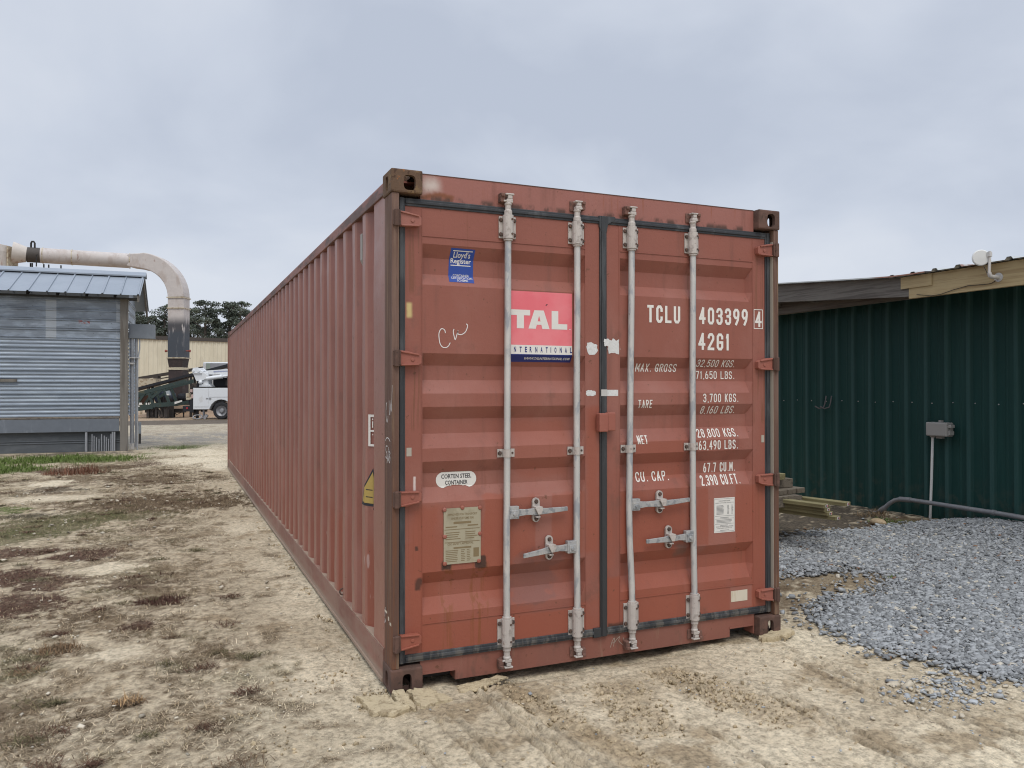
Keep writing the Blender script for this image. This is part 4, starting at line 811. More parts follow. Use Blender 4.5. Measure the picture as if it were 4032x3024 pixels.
def ground_mat():
    g = G('sandy_ground'); a = g.attr('tint'); gr = a.outputs['Alpha']; c = a.outputs['Color']
    def sc(v, lo, hi): return g.math('ADD', g.math('MULTIPLY', v, hi - lo), lo)
    def scale(c, f):
        n = g.t.nodes.new('ShaderNodeVectorMath'); n.operation = 'SCALE'; g.lk(c, n.inputs[0]); g.lk(f, n.inputs['Scale']); return n.outputs[0]
    f1 = g.noise((34, 34, 34), 6, .7, (3, 7, 1)); f2 = g.noise((95, 70, 80), 4, .7, (9, 2, 4)); f3 = g.noise((13, 13, 13), 5, .65, (5, 5, 2))
    c = scale(c, sc(g.step(f1, .36, .64), .62, 1.30)); c = scale(c, sc(g.step(f2, .3, .7), .80, 1.2))
    cover = g.math('ADD', g.math('MULTIPLY', gr, .85), .16)                     # straw litter where dead grass grows
    dk = g.math('MULTIPLY', g.step(g.math('ADD', g.math('MULTIPLY', f1, .55), g.math('MULTIPLY', f2, .45)), .495, .54), cover)
    c = g.mix(dk, c, (.115, .082, .052, 1))
    pl = g.math('MULTIPLY', g.step(g.noise((120, 60, 90), 4, .7, (1, 8, 3)), .58, .66), g.math('MULTIPLY', gr, .6)); c = g.mix(pl, c, (.50, .41, .27, 1))
    sp = g.math('MULTIPLY', g.step(f3, .54, .64), g.math('ADD', g.math('MULTIPLY', gr, .4), .25)); c = g.mix(sp, c, (.21, .155, .10, 1))
    tw = g.step(g.noise((60, 20, 40), 3, .6, (4, 4, 4), 1.2), .70, .73); c = g.mix(g.math('MULTIPLY', tw, .7), c, (.05, .035, .025, 1))
    g.lk(c, g.b.inputs['Base Color']); g.b.inputs['Roughness'].default_value = .95; g.b.inputs['Specular IOR Level'].default_value = .15
    h = g.math('ADD', g.math('MULTIPLY', f1, .6), g.math('MULTIPLY', f2, .4))
    bn = g.t.nodes.new('ShaderNodeBump'); bn.inputs['Distance'].default_value = .018; bn.inputs['Strength'].default_value = .9; g.lk(h, bn.inputs['Height']); g.t.links.new(bn.outputs[0], g.b.inputs['Normal'])
    return g.m
gm = ground_mat()
me.materials.append(gm); go = bpy.data.objects.new('ground', me); COL.objects.link(go); tag(go, kind='structure')

# loose stones and clods: irregular flattened blocks, one mesh
def stones(name, P, L, cols, mats, flatness=(.15, .36), tilt=.27, kind='stuff', label=None, cat=None):
    n = len(P); B = np.array([(x, y, z) for z in (-1, 1) for x, y in ((-1, -.8), (.9, -1), (1, .7), (-.7, 1))], float)
    V = B[None] * RN.uniform(.62, 1.15, (n, 8, 3)); V[:, 4:, :2] *= RN.uniform(.55, .9, (n, 1, 1))
    dim = np.stack([L, L * RN.uniform(.5, .9, n), L * RN.uniform(*flatness, n)], 1); V *= dim[:, None, :]
    a = RN.uniform(0, 2 * PI, n); tx, ty = RN.normal(0, tilt, n), RN.normal(0, tilt, n)
    def rot(V, t, i, j):
        c, s = np.cos(t)[:, None], np.sin(t)[:, None]; A, Bb = V[..., i] * c - V[..., j] * s, V[..., i] * s + V[..., j] * c
        V[..., i], V[..., j] = A, Bb
    rot(V, tx, 1, 2); rot(V, ty, 0, 2); rot(V, a, 0, 1); V += P[:, None, :]
    F = np.array([(0, 3, 2, 1), (4, 5, 6, 7), (0, 1, 5, 4), (1, 2, 6, 5), (2, 3, 7, 6), (3, 0, 4, 7)])
    me = bpy.data.meshes.new(name); fastmesh(me, V.reshape(-1, 3), (F[None] + 8 * np.arange(n)[:, None, None]).reshape(-1, 4), False, np.repeat(cols, 8, 0)); me.materials.append(mats)
    o = bpy.data.objects.new(name, me); COL.objects.link(o); return tag(o, label, cat, None, kind)
m_st = mat('slate_gravel', (1, 1, 1), [((.33, .35, .36), .35, [('n', 70, .58, .68)])], rough=.8, attr='tint', var=.10, vscale=60, spec=.3)
def gravel_points(n):
    x = RN.uniform(2.6, 6.05, n); y = RN.uniform(-1.75, 2.15, n)
    k = inpoly(x + .22 * RN.normal(0, 1, n) * (RN.random(n) < .16) + .07 * RN.normal(0, 1, n) + .10 * fbm(x, y, .22, 3, 2), y + .18 * RN.normal(0, 1, n) * (RN.random(n) < .16) + .06 * RN.normal(0, 1, n) + .10 * fbm(x, y, .22, 3, 2), GP); k &= x < 5.9
    return x[k], y[k]
x, y = gravel_points(125000)
t = RN.uniform(0, 1, len(x)); L = np.clip(RN.lognormal(math.log(.0122), .48, len(x)), .004, .032)
g = RN.uniform(.55, 1.5, len(x))[:, None] * SAND((.262, .272, .278)); w = RN.random(len(x))
g = np.where((w < .03)[:, None], SAND((.52, .48, .40)), g); g = np.where((w > .992)[:, None], SAND((.22, .13, .08)), g)
z = gz(x, y) - .004 + .018 * t * np.clip(.55 + fbm(x, y, .5, 2, 70), .2, 1)
stones('gravel', np.stack([x, y, z], 1), L, g, m_st, label='blue grey slate gravel spread before the green wall', cat='gravel')
n = 420; cx = RN.choice([2.47, 2.56, 2.4, 2.62], n); x = cx + RN.normal(0, .12, n); y = -1.02 + RN.normal(0, .10, n)
x2 = RN.uniform(-.2, 3.0, 240); y2 = RN.uniform(-1.9, -.05, 240); x3, y3 = RN.uniform(2.5, 4.2, 260), RN.uniform(-1.4, 1.2, 260)
x4, y4 = RN.uniform(-4, 0, 700), -.8 + 11 * RN.random(700) ** 1.3
x = np.concatenate([x, x2, x3, x4]); y = np.concatenate([y, y2, y3, y4]); L = RN.lognormal(math.log(.009), .45, len(x)); L[420:660] *= .55; L[920:] *= .75 + .07 * np.maximum(0, y4)
g = RN.uniform(.6, 1.4, len(x))[:, None] * SAND((.31, .325, .335)); w = RN.random(len(x)); g = np.where((w < .35)[:, None], SAND((.50, .44, .34)), g); g[920:] = RN.uniform(.5, 1.2, 700)[:, None] * SAND((.60, .54, .43))
stones('pebbles', np.stack([x, y, gz(x, y) + .001], 1), L, g, m_st, label='loose slate and pale pebbles strewn over the sand', cat='pebbles')
# clods
n = 60000; x = RN.uniform(-.1, 2.6, n); y = RN.uniform(-2.2, -.03, n); k = RN.random(n) < churn(x, y) * .22 + .006; x, y = x[k], y[k]
x2, y2 = np.concatenate([RN.uniform(-.75, 0, 900), -.015 - np.abs(RN.normal(0, .05, 900))]), np.concatenate([RN.uniform(-.9, .5, 900), RN.uniform(-.05, 6, 900)]); k2 = fbm(x2, y2, .25, 2, 80) > .12; x, y = np.concatenate([x, x2[k2]]), np.concatenate([y, y2[k2]])
L = np.clip(RN.lognormal(math.log(.0045), .55, len(x)), .002, .015); cc = RN.uniform(.65, 1.2, len(x))[:, None] * SAND((.45, .36, .235))
m_cl = mat('sand_clods', (1, 1, 1), rough=.95, attr='tint', var=.12, vscale=80, bump=(160, .003), spec=.1)
stones('clods', np.stack([x, y, gz(x, y) - .010 + L * .1], 1), L, cc, m_cl, (.45, .75), .5, label='crumbled damp clods of soil churned up before the doors', cat='soil')

# dead grass: bent blades, one mesh
def blades(name, x, y, h, lean, width, cols, label, cat, kind='stuff', z=None, m=None, lift=0.0):
    n = len(x); a = RN.uniform(0, 2 * PI, n); d = np.stack([np.cos(a), np.sin(a)], 1); p = np.stack([-d[:, 1], d[:, 0]], 1) * (width / 2)[:, None]
    z0 = (gz(x, y) - .008 if z is None else z); ls, lc = np.sin(lean), np.cos(lean)
    b0 = np.stack([x, y, z0], 1); m1 = b0 + np.stack([d[:, 0] * ls * h * .5, d[:, 1] * ls * h * .5, lc * h * .55], 1); l2 = np.minimum(lean * 1.5, 1.5)
    m2 = m1 + np.stack([d[:, 0] * np.sin(l2) * h * .5, d[:, 1] * np.sin(l2) * h * .5, np.cos(l2) * h * .45], 1)
    P3 = np.concatenate([p, np.zeros((n, 1))], 1)
    V = np.stack([b0 - P3, b0 + P3, m1 + P3 * .8, m1 - P3 * .8, m2 + P3 * .15, m2 - P3 * .15], 1)
    F = (np.array([(0, 1, 2, 3), (3, 2, 4, 5)])[None] + 6 * np.arange(n)[:, None, None]).reshape(-1, 4)
    me = bpy.data.meshes.new(name); fastmesh(me, V.reshape(-1, 3), F, False, np.repeat(cols, 6, 0)); me.materials.append(m or m_gr)
    o = bpy.data.objects.new(name, me); COL.objects.link(o); return tag(o, label, cat, None, kind)
m_gr = mat('dry_grass', (1, 1, 1), rough=.9, attr='tint', var=0, spec=.15)
n = 700000
x = -4.2 + 4.6 * RN.random(n) ** .8; y = -1.6 + 20.5 * RN.random(n) ** 1.9
c, g = zones(x, y); k = RN.random(n) < np.clip(g - .18, 0, 1) * .8; x, y, c = x[k], y[k], c[k]
dist = np.hypot(x - CX, y - CY); h = np.clip(RN.lognormal(math.log(.019), .4, len(x)), .008, .045) * (1 + .02 * dist)
lum = RN.uniform(.5, 1.75, len(x))[:, None]; cc = c * lum; pale = RN.random(len(x)) < .10; cc[pale] = SAND((.40, .32, .20)) * RN.uniform(.7, 1.15, pale.sum())[:, None]
nc = 260; ccx = -3.6 + 3.3 * RN.random(nc); ccy = -.6 + 13 * RN.random(nc) ** 1.4; _, cg = zones(ccx, ccy); keep = cg > .35; ccx, ccy = ccx[keep], ccy[keep]
for i in range(len(ccx)):
    k_ = int(RN.integers(60, 170)); r_ = RN.uniform(.03, .11); a_ = RN.uniform(0, 2 * PI, k_); q_ = r_ * np.sqrt(RN.random(k_)) * RN.uniform(.5, 1.1, k_)
    x = np.concatenate([x, ccx[i] + q_ * np.cos(a_) * 1.5]); y = np.concatenate([y, ccy[i] + q_ * np.sin(a_)]); h = np.concatenate([h, RN.uniform(.015, .055, k_)]); dist = np.concatenate([dist, np.full(k_, np.hypot(ccx[i] - CX, ccy[i] - CY))])
    b_ = (SAND((.105, .06, .04)), SAND((.14, .095, .06)), SAND((.12, .105, .055)))[int(RN.integers(0, 3))]; cc = np.concatenate([cc, b_ * RN.uniform(.5, 1.6, k_)[:, None]])
blades('dead_grass', x, y, h, RN.uniform(.8, 1.5, len(x)), .0024 * (1 + .10 * dist), cc, 'thin trampled dead grass over the bare sand beside the container', 'grass')
n = 26000
x = -5.2 + 4.6 * RN.random(n); y = 12.6 + 7 * RN.random(n); c, g = zones(x, y); k = (c[:, 1] > c[:, 0] * 1.15); x, y, c = x[k], y[k], c[k]
blades('green_grass', x, y, RN.uniform(.04, .10, len(x)), RN.uniform(.1, .8, len(x)), np.full(len(x), .010), c * RN.uniform(.6, 1.4, len(x))[:, None], 'fresh green grass strip in front of the grey metal shed', 'grass')
def tuft(cx, cy, r, n, hh, col, name, label, lean=(.1, 1.0), w=.003):
    t = RN.uniform(0, 2 * PI, n); rr = r * np.sqrt(RN.random(n)); x = rr * np.cos(t); y = rr * np.sin(t) * .7
    cl = .5 + fbm(x + cx, y + cy, r * .5, 3, 77); o = blades(name, x, y, hh * RN.uniform(.2, 1.3, n) * (1.1 - .6 * rr / r) * np.clip(cl * 1.3, .15, 1.4), RN.uniform(*lean, n), np.full(n, w), SAND(col) * RN.uniform(.5, 1.6, n)[:, None], label, 'weed', None, z=np.full(n, -.008))
    o.location = (cx, cy, float(gz(cx, cy))); o['group'] = 'dried weed clumps on the sand'; return o
tuft(-1.05, 2.36, .19, 700, .075, (.085, .045, .034), 'dried_weed', 'dark reddish brown weed clump alone on pale sand halfway along the yard', (.3, 1.2))
tuft(-1.58, 1.44, .13, 380, .085, (.20, .13, .075), 'dried_weed', 'brown feathery weed clump with a dark base on the sand', (.2, 1.1))
tuft(-1.18, .44, .075, 190, .075, (.42, .28, .15), 'dried_weed', 'small straw coloured grass tuft, palest of the weed clumps', (.2, 1.2), .0035)
tuft(-1.70, 1.10, .09, 200, .055, (.24, .15, .09), 'dried_weed', 'low tan weed clump in front of the feathery brown one', (.4, 1.3))
tuft(-2.55, 12.3, .55, 900, .22, (.17, .085, .055), 'dried_weed', 'tall rusty brown weed clump in front of the green grass strip', (.1, .9), .008)
tuft(3.75, 2.28, .42, 420, .16, (.22, .15, .10), 'dried_weed', 'tangled pale dry weeds under the lumber pile', (.2, 1.2), .005)
tuft(5.55, 2.12, .22, 240, .12, (.17, .12, .07), 'dried_weed', 'dry brown weeds under the bent grey pipe', (.2, 1.1), .005)
tuft(5.42, 1.86, .20, 260, .06, (.10, .14, .045), 'dried_weed', 'low green weeds beside the tan rock', (.3, 1.2), .006)
tuft(4.02, .52, .09, 120, .05, (.12, .17, .045), 'dried_weed', 'small green weed at the tip of the sand pocket in the gravel', (.3, 1.2), .006)

# mud crust broken by the container's corners
m_mud = mat('dried_mud', (.52, .43, .285), [((.25, .19, .12), .6, [('n', 22, .5, .62)]), ((.52, .44, .30), .5, [('n', 50, .55, .65)])], rough=.95, bump=(45, .014), spec=.1)
def mud(pts, thick, loc, tiltv, label, seed):
    r = random.Random(seed); out = []
    for i in range(len(pts)):
        a, b = Vector(pts[i]), Vector(pts[(i + 1) % len(pts)]); k = max(2, int((b - a).length / .014))
        for j in range(k):
            p = a + (b - a) * (j / k); out.append((p.x + r.uniform(-.009, .009), p.y + r.uniform(-.009, .009)))
    cx, cy = sum(p[0] for p in out) / len(out), sum(p[1] for p in out) / len(out); n = len(out); v = []; f = []
    for s, zz in ((1.0, -thick), (1.02, -thick * .4), (.98, 0), (.8, .002), (.5, .001), (.2, .0)):
        for x, y in out:
            X, Y = cx + (x - cx) * s, cy + (y - cy) * s; v.append((X, Y, zz + float(fbm(np.array([X + loc[0]]), np.array([Y]), .05, 3, 90)[0]) * .010 + X * tiltv[0] + Y * tiltv[1]))
    v.append((cx, cy, cx * tiltv[0] + cy * tiltv[1]))
    f = [(k * n + i, k * n + (i + 1) % n, (k + 1) * n + (i + 1) % n, (k + 1) * n + i) for k in range(5) for i in range(n)] + [(5 * n + i, 5 * n + (i + 1) % n, 6 * n) for i in range(n)]
    b = MB(); b.add(v, f); o = b.build('mud_slab', m_mud); o.location = loc; o['group'] = 'slabs of cracked mud under the container'; tag(o, label, 'mud slab')
mud([(-.155, .06), (-.02, .02), (-.004, -.085), (.03, -.17), (-.05, -.205), (-.13, -.15)], .03, (-.005, -.035, .022), (.08, .03), 'cracked mud slab pushed out left of the near bottom corner', 1)
mud([(-.0, .0), (.055, .0), (.065, -.10), (.075, -.185), (.045, -.20), (.0, -.10)], .032, (.0, -.012, .026), (.05, .12), 'narrow mud slab standing against the near bottom corner casting', 2)
mud([(.0, .0), (.10, .005), (.165, -.09), (.19, -.145), (.02, -.185), (.005, -.1)], .032, (.078, -.012, .022), (-.05, .10), 'broad mud slab right of the crack under the near casting', 3)
mud([(-.02, -.03), (.06, -.045), (.12, -.01), (.27, .05), (.25, .09), (.10, .06), (-.01, .04)], .010, (.355, -.040, -.004), (.0, .05), 'thin mud slab below the fork pocket and door sill', 4)
mud([(-.16, -.03), (.0, -.05), (.09, -.03), (.10, .03), (.0, .05), (-.14, .02)], .028, (2.40, -.03, .024), (.08, .0), 'flat mud slab under the far right corner casting', 5)

# ------------------------------------------------------------------ green building on the right
M['green'] = mat('green_sheet_metal', (.011, .046, .041), [((.10, .085, .06), .35, [('ax', 2, .75, .2), ('n', (9, 9, 9), .48, .62)]), ((.042, .095, .092), .55, [('ax', 0, 5.905, 5.893)]), ((.018, .062, .055), .6, [('n', (3, 9, .6), .48, .66)])], rough=.55, spec=.22, var=.05, vscale=2)  # rib crests coloured lighter, a painted stand-in for the sky highlight
M['roofm'] = mat('pale_roof_metal', (.50, .52, .52), [((.22, .085, .04), .85, [('n', (2.4, 2.4, 2), .56, .62)])], rough=.5, metal=.3)
M['roof_old'] = mat('old_roof_metal', (.55, .57, .55), [((.30, .11, .06), .9, [('ax', 1, 1.95, 1.75), ('n', (7, 3, 5), .38, .46)])], rough=.5, metal=.2)
def woodmat(name, col, dk, axis=1, sc=1.0):
    s = [16 * sc, 16 * sc, 26 * sc]; s[axis] = 1.0 * sc
    s2 = [60 * sc, 60 * sc, 70 * sc]; s2[axis] = 2.2 * sc
    return mat(name, col, [(dk, .75, [('n', tuple(s), .50, .60, 3)]), (dk, .45, [('n', tuple(s2), .52, .62, 3)]), (tuple(c * .5 for c in dk), .7, [('n', (6, 6, 9), .74, .78, 2)])], rough=.8, var=.06, bump=(tuple(s2), .001))
M['newwood'] = woodmat('yellow_pine_board', (.42, .325, .175), (.29, .205, .10)); M['oldwood'] = woodmat('weathered_grey_board', (.16, .145, .125), (.08, .068, .058))
M['treated'] = woodmat('treated_lumber', (.215, .19, .095), (.15, .125, .06)); M['greywood'] = woodmat('grey_timber', (.15, .125, .095), (.07, .055, .04))
WX = 5.92
M['grime0'] = mat('dark_steel', (.11, .10, .10))
GB = thing('green_metal_building', 'dark green ribbed metal building with a low wooden eave behind the gravel', 'building')
b = MB(); pr = []; k = -32; ys = []
while True:
    y = 3.39 + .2286 * k; k += 1
    if y > 13: break
    if y < -3.5: continue
    pr += [(y - .036, WX), (y - .013, WX - .032), (y + .013, WX - .032), (y + .032, WX), (y + .085, WX), (y + .092, WX - .004), (y + .105, WX - .004), (y + .112, WX)]; ys.append(y)
v = [(x, y, z) for y, x in pr for z in (.0, 1.3, 2.62)]
b.add(v, [(3 * i + j, 3 * i + 3 + j, 3 * i + 4 + j, 3 * i + 1 + j) for i in range(len(pr) - 1) for j in (0, 1)])
b.box(WX + .03, WX + 6, -3.5, 13, .0, 2.60)
for i, y in enumerate(ys): b.sphere((WX - .002, y - .055, 1.362 + .006 * math.sin(i * 2.1)), .006, 1, 5)
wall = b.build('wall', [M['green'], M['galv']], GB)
FX = 5.35
b = MB(); v = []; pr = []                                   # ribbed roof, slopes up away from the yard
k = -20
while True:
    y = 1.43 + .2286 * k; k += 1
    if y > 1.7: break
    if y < -3.6: continue
    pr += [(y - .035, 0), (y - .018, .022), (y + .018, .022), (y + .035, 0)]
for y, h in pr: v += [(5.29, y, 2.558 + h), (WX + 6.2, y, 2.558 + h + .45)]
b.add(v, [(2 * i, 2 * i + 1, 2 * i + 3, 2 * i + 2) for i in range(len(pr) - 1)]); b.add([(x, y, z - .004) for x, y, z in v], [(2 * i, 2 * i + 2, 2 * i + 3, 2 * i + 1) for i in range(len(pr) - 1)])
b.build('roof', M['roofm'], GB)
b = MB(); v = []                                              # older, sagging roof sheet
for y in np.linspace(1.30, 13, 60):
    zz = 2.567 + .083 * max(0, y - 1.62) - .010 * max(0, y - 1.62) * math.exp(-(y - 1.62)) if y > 1.3 else 2.567
    zz = min(zz, 2.567 + .083 * 1.9 + .02 * max(0, y - 3.5)); v += [(5.285, y, zz), (WX + 6.2, y, zz + .45), (5.285, y, zz - .012)]
b.add(v, [(3 * i, 3 * i + 1, 3 * i + 4, 3 * i + 3) for i in range(59)] + [(3 * i, 3 * i + 3, 3 * i + 5, 3 * i + 2) for i in range(59)])
b.build('roof', M['roof_old'], GB)['label'] = 'older pale roof sheet with a rusty patch at the joint'
b = MB(); b.box(FX, FX + .038, -3.5, 1.522, 2.342, 2.552); b.build('fascia_board', M['newwood'], GB, bevel=.003)['label'] = 'new yellow pine fascia board'
b = MB(); b.box(FX - .012, FX - .002, 1.27, 1.60, 2.44, 2.55); b.build('fascia_board', M['newwood'], GB)['label'] = 'short pine splice block'
b = MB(); b.prism([(FX + .004, 1.523, 2.362), (FX + .004, 3.4, 2.497), (FX + .004, 13, 2.70), (FX + .004, 13, 2.91), (FX + .004, 3.4, 2.698), (FX + .004, 1.523, 2.545)], (.038, 0, 0)); b.build('fascia_board', M['oldwood'], GB)['label'] = 'old weathered grey fascia board'
b = MB(); b.box(5.62, 5.70, 1.4, 13, 2.38, 2.56); b.build('eave_beam', M['oldwood'], GB)
for y in np.arange(-1.37, 4.8, .61): b = MB(); b.box(FX + .04, WX + .02, y, y + .038, 2.46, 2.55); b.build('rafter', M['oldwood'], GB)
b = MB(); b.box(FX - .004, FX + .06, -3.55, 1.3, 2.5535, 2.5575); b.build('drip_edge', M['dark'], GB)
# dish on the fascia
DI = thing('wireless_dish', 'small round white antenna dish on galvanised pipe bracket fixed to the pine fascia', 'antenna', (FX, .645, 2.43))
b = MB(); b.lathe((0, 0, 0), (-1, 0, 0), [(0, .038), (.006, .038), (.008, .020), (.045, .015)], 18)
for t in range(4): b.lathe((-.006, .026 * math.cos(t * PI / 2 + .8), .026 * math.sin(t * PI / 2 + .8)), (-1, 0, 0), [(0, .005), (.004, .004)], 6)
b.tube([(-.045, 0, 0), (-.075, .004, .0), (-.095, .01, .010), (-.10, .012, .035)], .017, 12); b.build('pipe_flange', M['galv'], DI, smooth=True)
b = MB(); b.tube([(-.10, .012, .03), (-.103, .004, .212)], .0115, 12); b.build('pole', M['galv'], DI, smooth=True)
b = MB(); b.box(-.122, -.088, -.008, .018, .165, .205); b.build('clamp', M['galv'], DI, bevel=.003)
M['plast'] = flat('white_plastic', (.66, .66, .64), rough=.4)
fw = Vector((-.62, -.78, -.02)).normalized(); dc = Vector((-.145, .052, .162))
b = MB(); b.lathe(dc - fw * .028, fw, [(0, .02), (.008, .058), (.018, .067), (.028, .067), (.034, .060), (.036, .0)], 28); b.build('dish', M['plast'], DI, smooth=True)
b = MB(); b.tube([(-.135, .035, .09), (-.112, .03, .05), (-.108, .022, .022)], .003, 6); b.build('cable', M['dark'], DI)
ca = MB(); ca.tube([(FX - .004, .66, 2.41), (FX - .006, .70, 2.388), (FX - .006, .735, 2.384), (FX - .006, .92, 2.392), (FX - .006, 1.05, 2.374), (FX - .006, 1.185, 2.347), (FX - .006, 1.28, 2.345), (FX - .006, 1.431, 2.372)], .0028, 6)
tag(ca.build('antenna_cable', M['dark']), 'thin dark cable stapled along the pine fascia below the dish', 'cable')
# meter box, conduit, hook
BX = thing('utility_box', 'grey plastic utility box mounted on the green wall above a thin white conduit', 'utility box', (WX - .02, 1.6, 1.04))
b = MB(); b.box(-.10, 0, -.115, .115, .0, .135); b.build('housing', M['vent'], BX, bevel=.012)
b = MB(); b.box(-.085, -.03, -.150, -.1155, .085, .115); b.box(-.085, -.02, -.135, -.1155, .015, .055); b.tube([(-.06, -.117, .06), (-.06, -.123, .06)], .012, 8); b.build('latch', M['vent'], BX, bevel=.003)
for q in ((-.06, -.02, -.03, .03, -.022, -.0005), (-.07, -.03, .04, .09, -.014, -.0005), (-.05, -.02, -.02, .01, .1355, .155)): b = MB(); b.box(*q); b.build('fitting', M['vent'], BX)
b = MB(); b.tube([(WX - .05, 1.69, 1.03), (WX - .05, 1.705, .6), (WX - .05, 1.725, .16)], .0125, 8); tag(b.build('wall_conduit', M['plast'], smooth=True), 'thin white conduit running down the green wall from the utility box', 'conduit')
b = MB()
for y in (3.08, 3.0): b.tube([(WX - .03, y, 1.42), (WX - .05, y, 1.33), (WX - .06, y + .01, 1.29), (WX - .09, y + .05, 1.275), (WX - .11, y + .09, 1.30)], .007, 6)
tag(b.build('wall_hook', M['grime0'], smooth=True), 'double J shaped metal hook hanging on the dark green wall', 'hook')
M['pvc'] = mat('grey_plastic_pipe', (.175, .18, .19), [((.26, .25, .24), .5, [('n', (3, 9, 9), .5, .66)])], rough=.5)
PIPE = [(5.74, 3.3, .15), (5.76, 2.63, .196), (5.76, 2.40, .19), (5.77, 2.28, .205), (5.78, 2.20, .255), (5.79, 2.14, .315), (5.80, 2.08, .358), (5.80, 2.01, .381), (5.80, 1.9, .388), (5.80, 1.675, .388), (5.80, 1.0, .386), (5.80, .74, .38), (5.80, -.6, .37)]
PP = thing('drain_pipe', 'thick grey plastic pipe with S bend lying along the foot of the green wall', 'pipe', (0, 0, 0))
b = MB(); b.tube(PIPE, .0215, 14); b.build('pipe', M['pvc'], PP, smooth=True)
b = MB()
for a, c in (((5.76, 2.42, .191), (5.765, 2.36, .195)), ((5.775, 2.235, .232), (5.784, 2.185, .272)), ((5.80, 2.015, .380), (5.80, 1.88, .388)), ((5.80, 1.03, .386), (5.80, 1.0, .386))): b.tube([a, c], .026, 14)
b.build('coupling', M['pvc'], PP, smooth=True)
b = MB(); b.sphere((0, 0, .02), .09, 0, 9, (.55, 1.0, .42)); ro = b.build('rock', mat('tan_rock', (.40, .30, .18), bump=(30, .01)), smooth=True); ro.location = (5.24, 1.78, .20); tag(ro, 'tan oblong rock lying at the edge of the gravel', 'rock')
# lumber
dv = Vector((-.24, .97, 0)).normalized(); sv = Vector((.97, .24, 0))
M['tagw'] = flat('white_end_tag', (.66, .62, .60)); 
def board(x, y, z0, z1, w, ln, label, tagf=.5, m='treated', tagon=True, d=dv, s=sv):
    o = thing('lumber_board', label, 'lumber', (x, y, z0), math.atan2(d.y, d.x) - PI / 2, 'treated boards stacked by the container')
    b = MB(); b.box(0, w, 0, ln, 0, z1 - z0); b.build('board', M[m], o, bevel=.004)
    if tagon:
        b = MB(); c = w * tagf; h = (z1 - z0); b.box(c - .016, c + .016, -.002, -.0003, h * .16, h * .86); b.box(c - .009, c + .003, -.003, -.0022, h * .26, h * .74, 1); b.box(c + .006, c + .013, -.003, -.0022, h * .3, h * .7, 2); b.build('end_tag', [M['tagw'], M['ink'], M['pinkred']], o)
board(4.180, 1.275, .383, .415, .088, 2.6, 'lowest treated board in the pile by the container, end tag showing', .5)
board(4.150, 1.330, .4155, .447, .088, 2.6, 'second lowest treated board of the pile, set back a little', .5)
board(4.138, 1.350, .4475, .478, .088, 2.6, 'treated board third from the bottom of the pile', .6)
board(4.118, 1.345, .4785, .513, .088, 2.6, 'topmost treated board of the pile, its end tag torn', .55)
board(4.480, 1.455, .459, .495, .090, 2.6, 'single treated board sticking out beside the grey pipe', .5)
board(4.35, 1.56, .42, .455, .09, 2.5, 'treated board without a tag in the shadow under the single one', .5, tagon=False)
for i, (x, z0, z1, y, nm) in enumerate(((4.03, .54, .585, 1.775, 'the one nearest the container'), (4.155, .54, .586, 1.80, 'the middle one'), (4.28, .54, .587, 1.82, 'the one nearest the green wall'))):
    board(x, y, z0, z1, .12, 2.4, 'weathered thick plank on top of the lumber, %s' % nm, .5, 'greywood', False)
board(4.08, 1.83, .672, .728, .09, 2.2, 'short end of the single timber above the thick planks', .5, 'treated', False)
for x, y, z0, z1, w, l, lb in ((3.85, 1.73, .44, .538, .40, .09, 'upper'), (3.75, 2.45, .12, .38, .5, .10, 'lower'), (3.95, 1.9, .588, .67, .35, .09, 'short')):
    o = MB(); o.box(x, x + w, y, y + l, z0, z1); tag(o.build('timber_block', M['greywood'], bevel=.004), 'dark timber block supporting the lumber pile, the %s one' % lb, 'timber', 'blocks under the lumber')

# ------------------------------------------------------------------ far objects: frames parallel to the picture at a given distance
FW = Vector((math.sin(YAW), math.cos(YAW), 0)); RT = Vector((math.cos(YAW), -math.sin(YAW), 0))
def frame_loc(D, r=0.0): return tuple(Vector((CX, CY, 0)) + FW * D + RT * r)
HZ = 1532.1
def RL(x, y, D): return ((x / 1.659 - 2016) / FPX * D, CZ + (HZ - 850 - y / 1.659) / FPX * D)
def R3(x, y, D): return ((550 + x / 5.9257 - 2016) / FPX * D, CZ + (HZ - 1400 - y / 5.9257) / FPX * D)

# grey shed
M['siding'] = mat('galvanised_siding', (.285, .33, .39), [((.39, .445, .51), .6, [('n', (1.5, 1, 14), .46, .62)]), ((.17, .19, .215), .6, [('ax', 2, 2.68, 2.72), ('n', (2.2, 2, 6), .40, .56)]), ((.42, .45, .48), .8, [('box', -1.59, -1.37, 2.70, 3.64, .004, .0)]), ((.40, .43, .46), .8, [('box', -.09, .01, 2.72, 3.64, .006, .02), ('n', (3, 3, 7), .42, .52)]), ((.33, .055, .035), .8, [('box', -.90, -.66, 3.08, 3.17, .006, .03), ('n', (18, 1, 30), .50, .55)]), ((.06, .06, .065), .8, [('n', (22, 22, 22), .72, .75, 2)])], rough=.5, metal=.35, var=.06, vscale=2)
M['apron'] = mat('grey_apron', (.155, .175, .205), [((.24, .265, .30), .6, [('n', (5, 1, 1.2), .56, .70)])], rough=.55, metal=.2)
M['skirt'] = mat('dark_skirt', (.085, .095, .105), [((.12, .13, .14), .5, [('n', (3, 1, 9), .5, .62)])], rough=.7)
M['shedroof'] = mat('blue_grey_roof', (.27, .305, .35), [((.31, .345, .39), .5, [('n', 1.3, .45, .62)])], rough=.5, metal=.35, var=.03)
M['shedpost'] = woodmat('weathered_post', (.19, .175, .155), (.10, .085, .07), 2, .6)
M['conduit'] = mat('grey_conduit', (.33, .345, .37), [((.20, .19, .18), .5, [('n', (9, 9, 2), .55, .65)])], rough=.5, metal=.2)
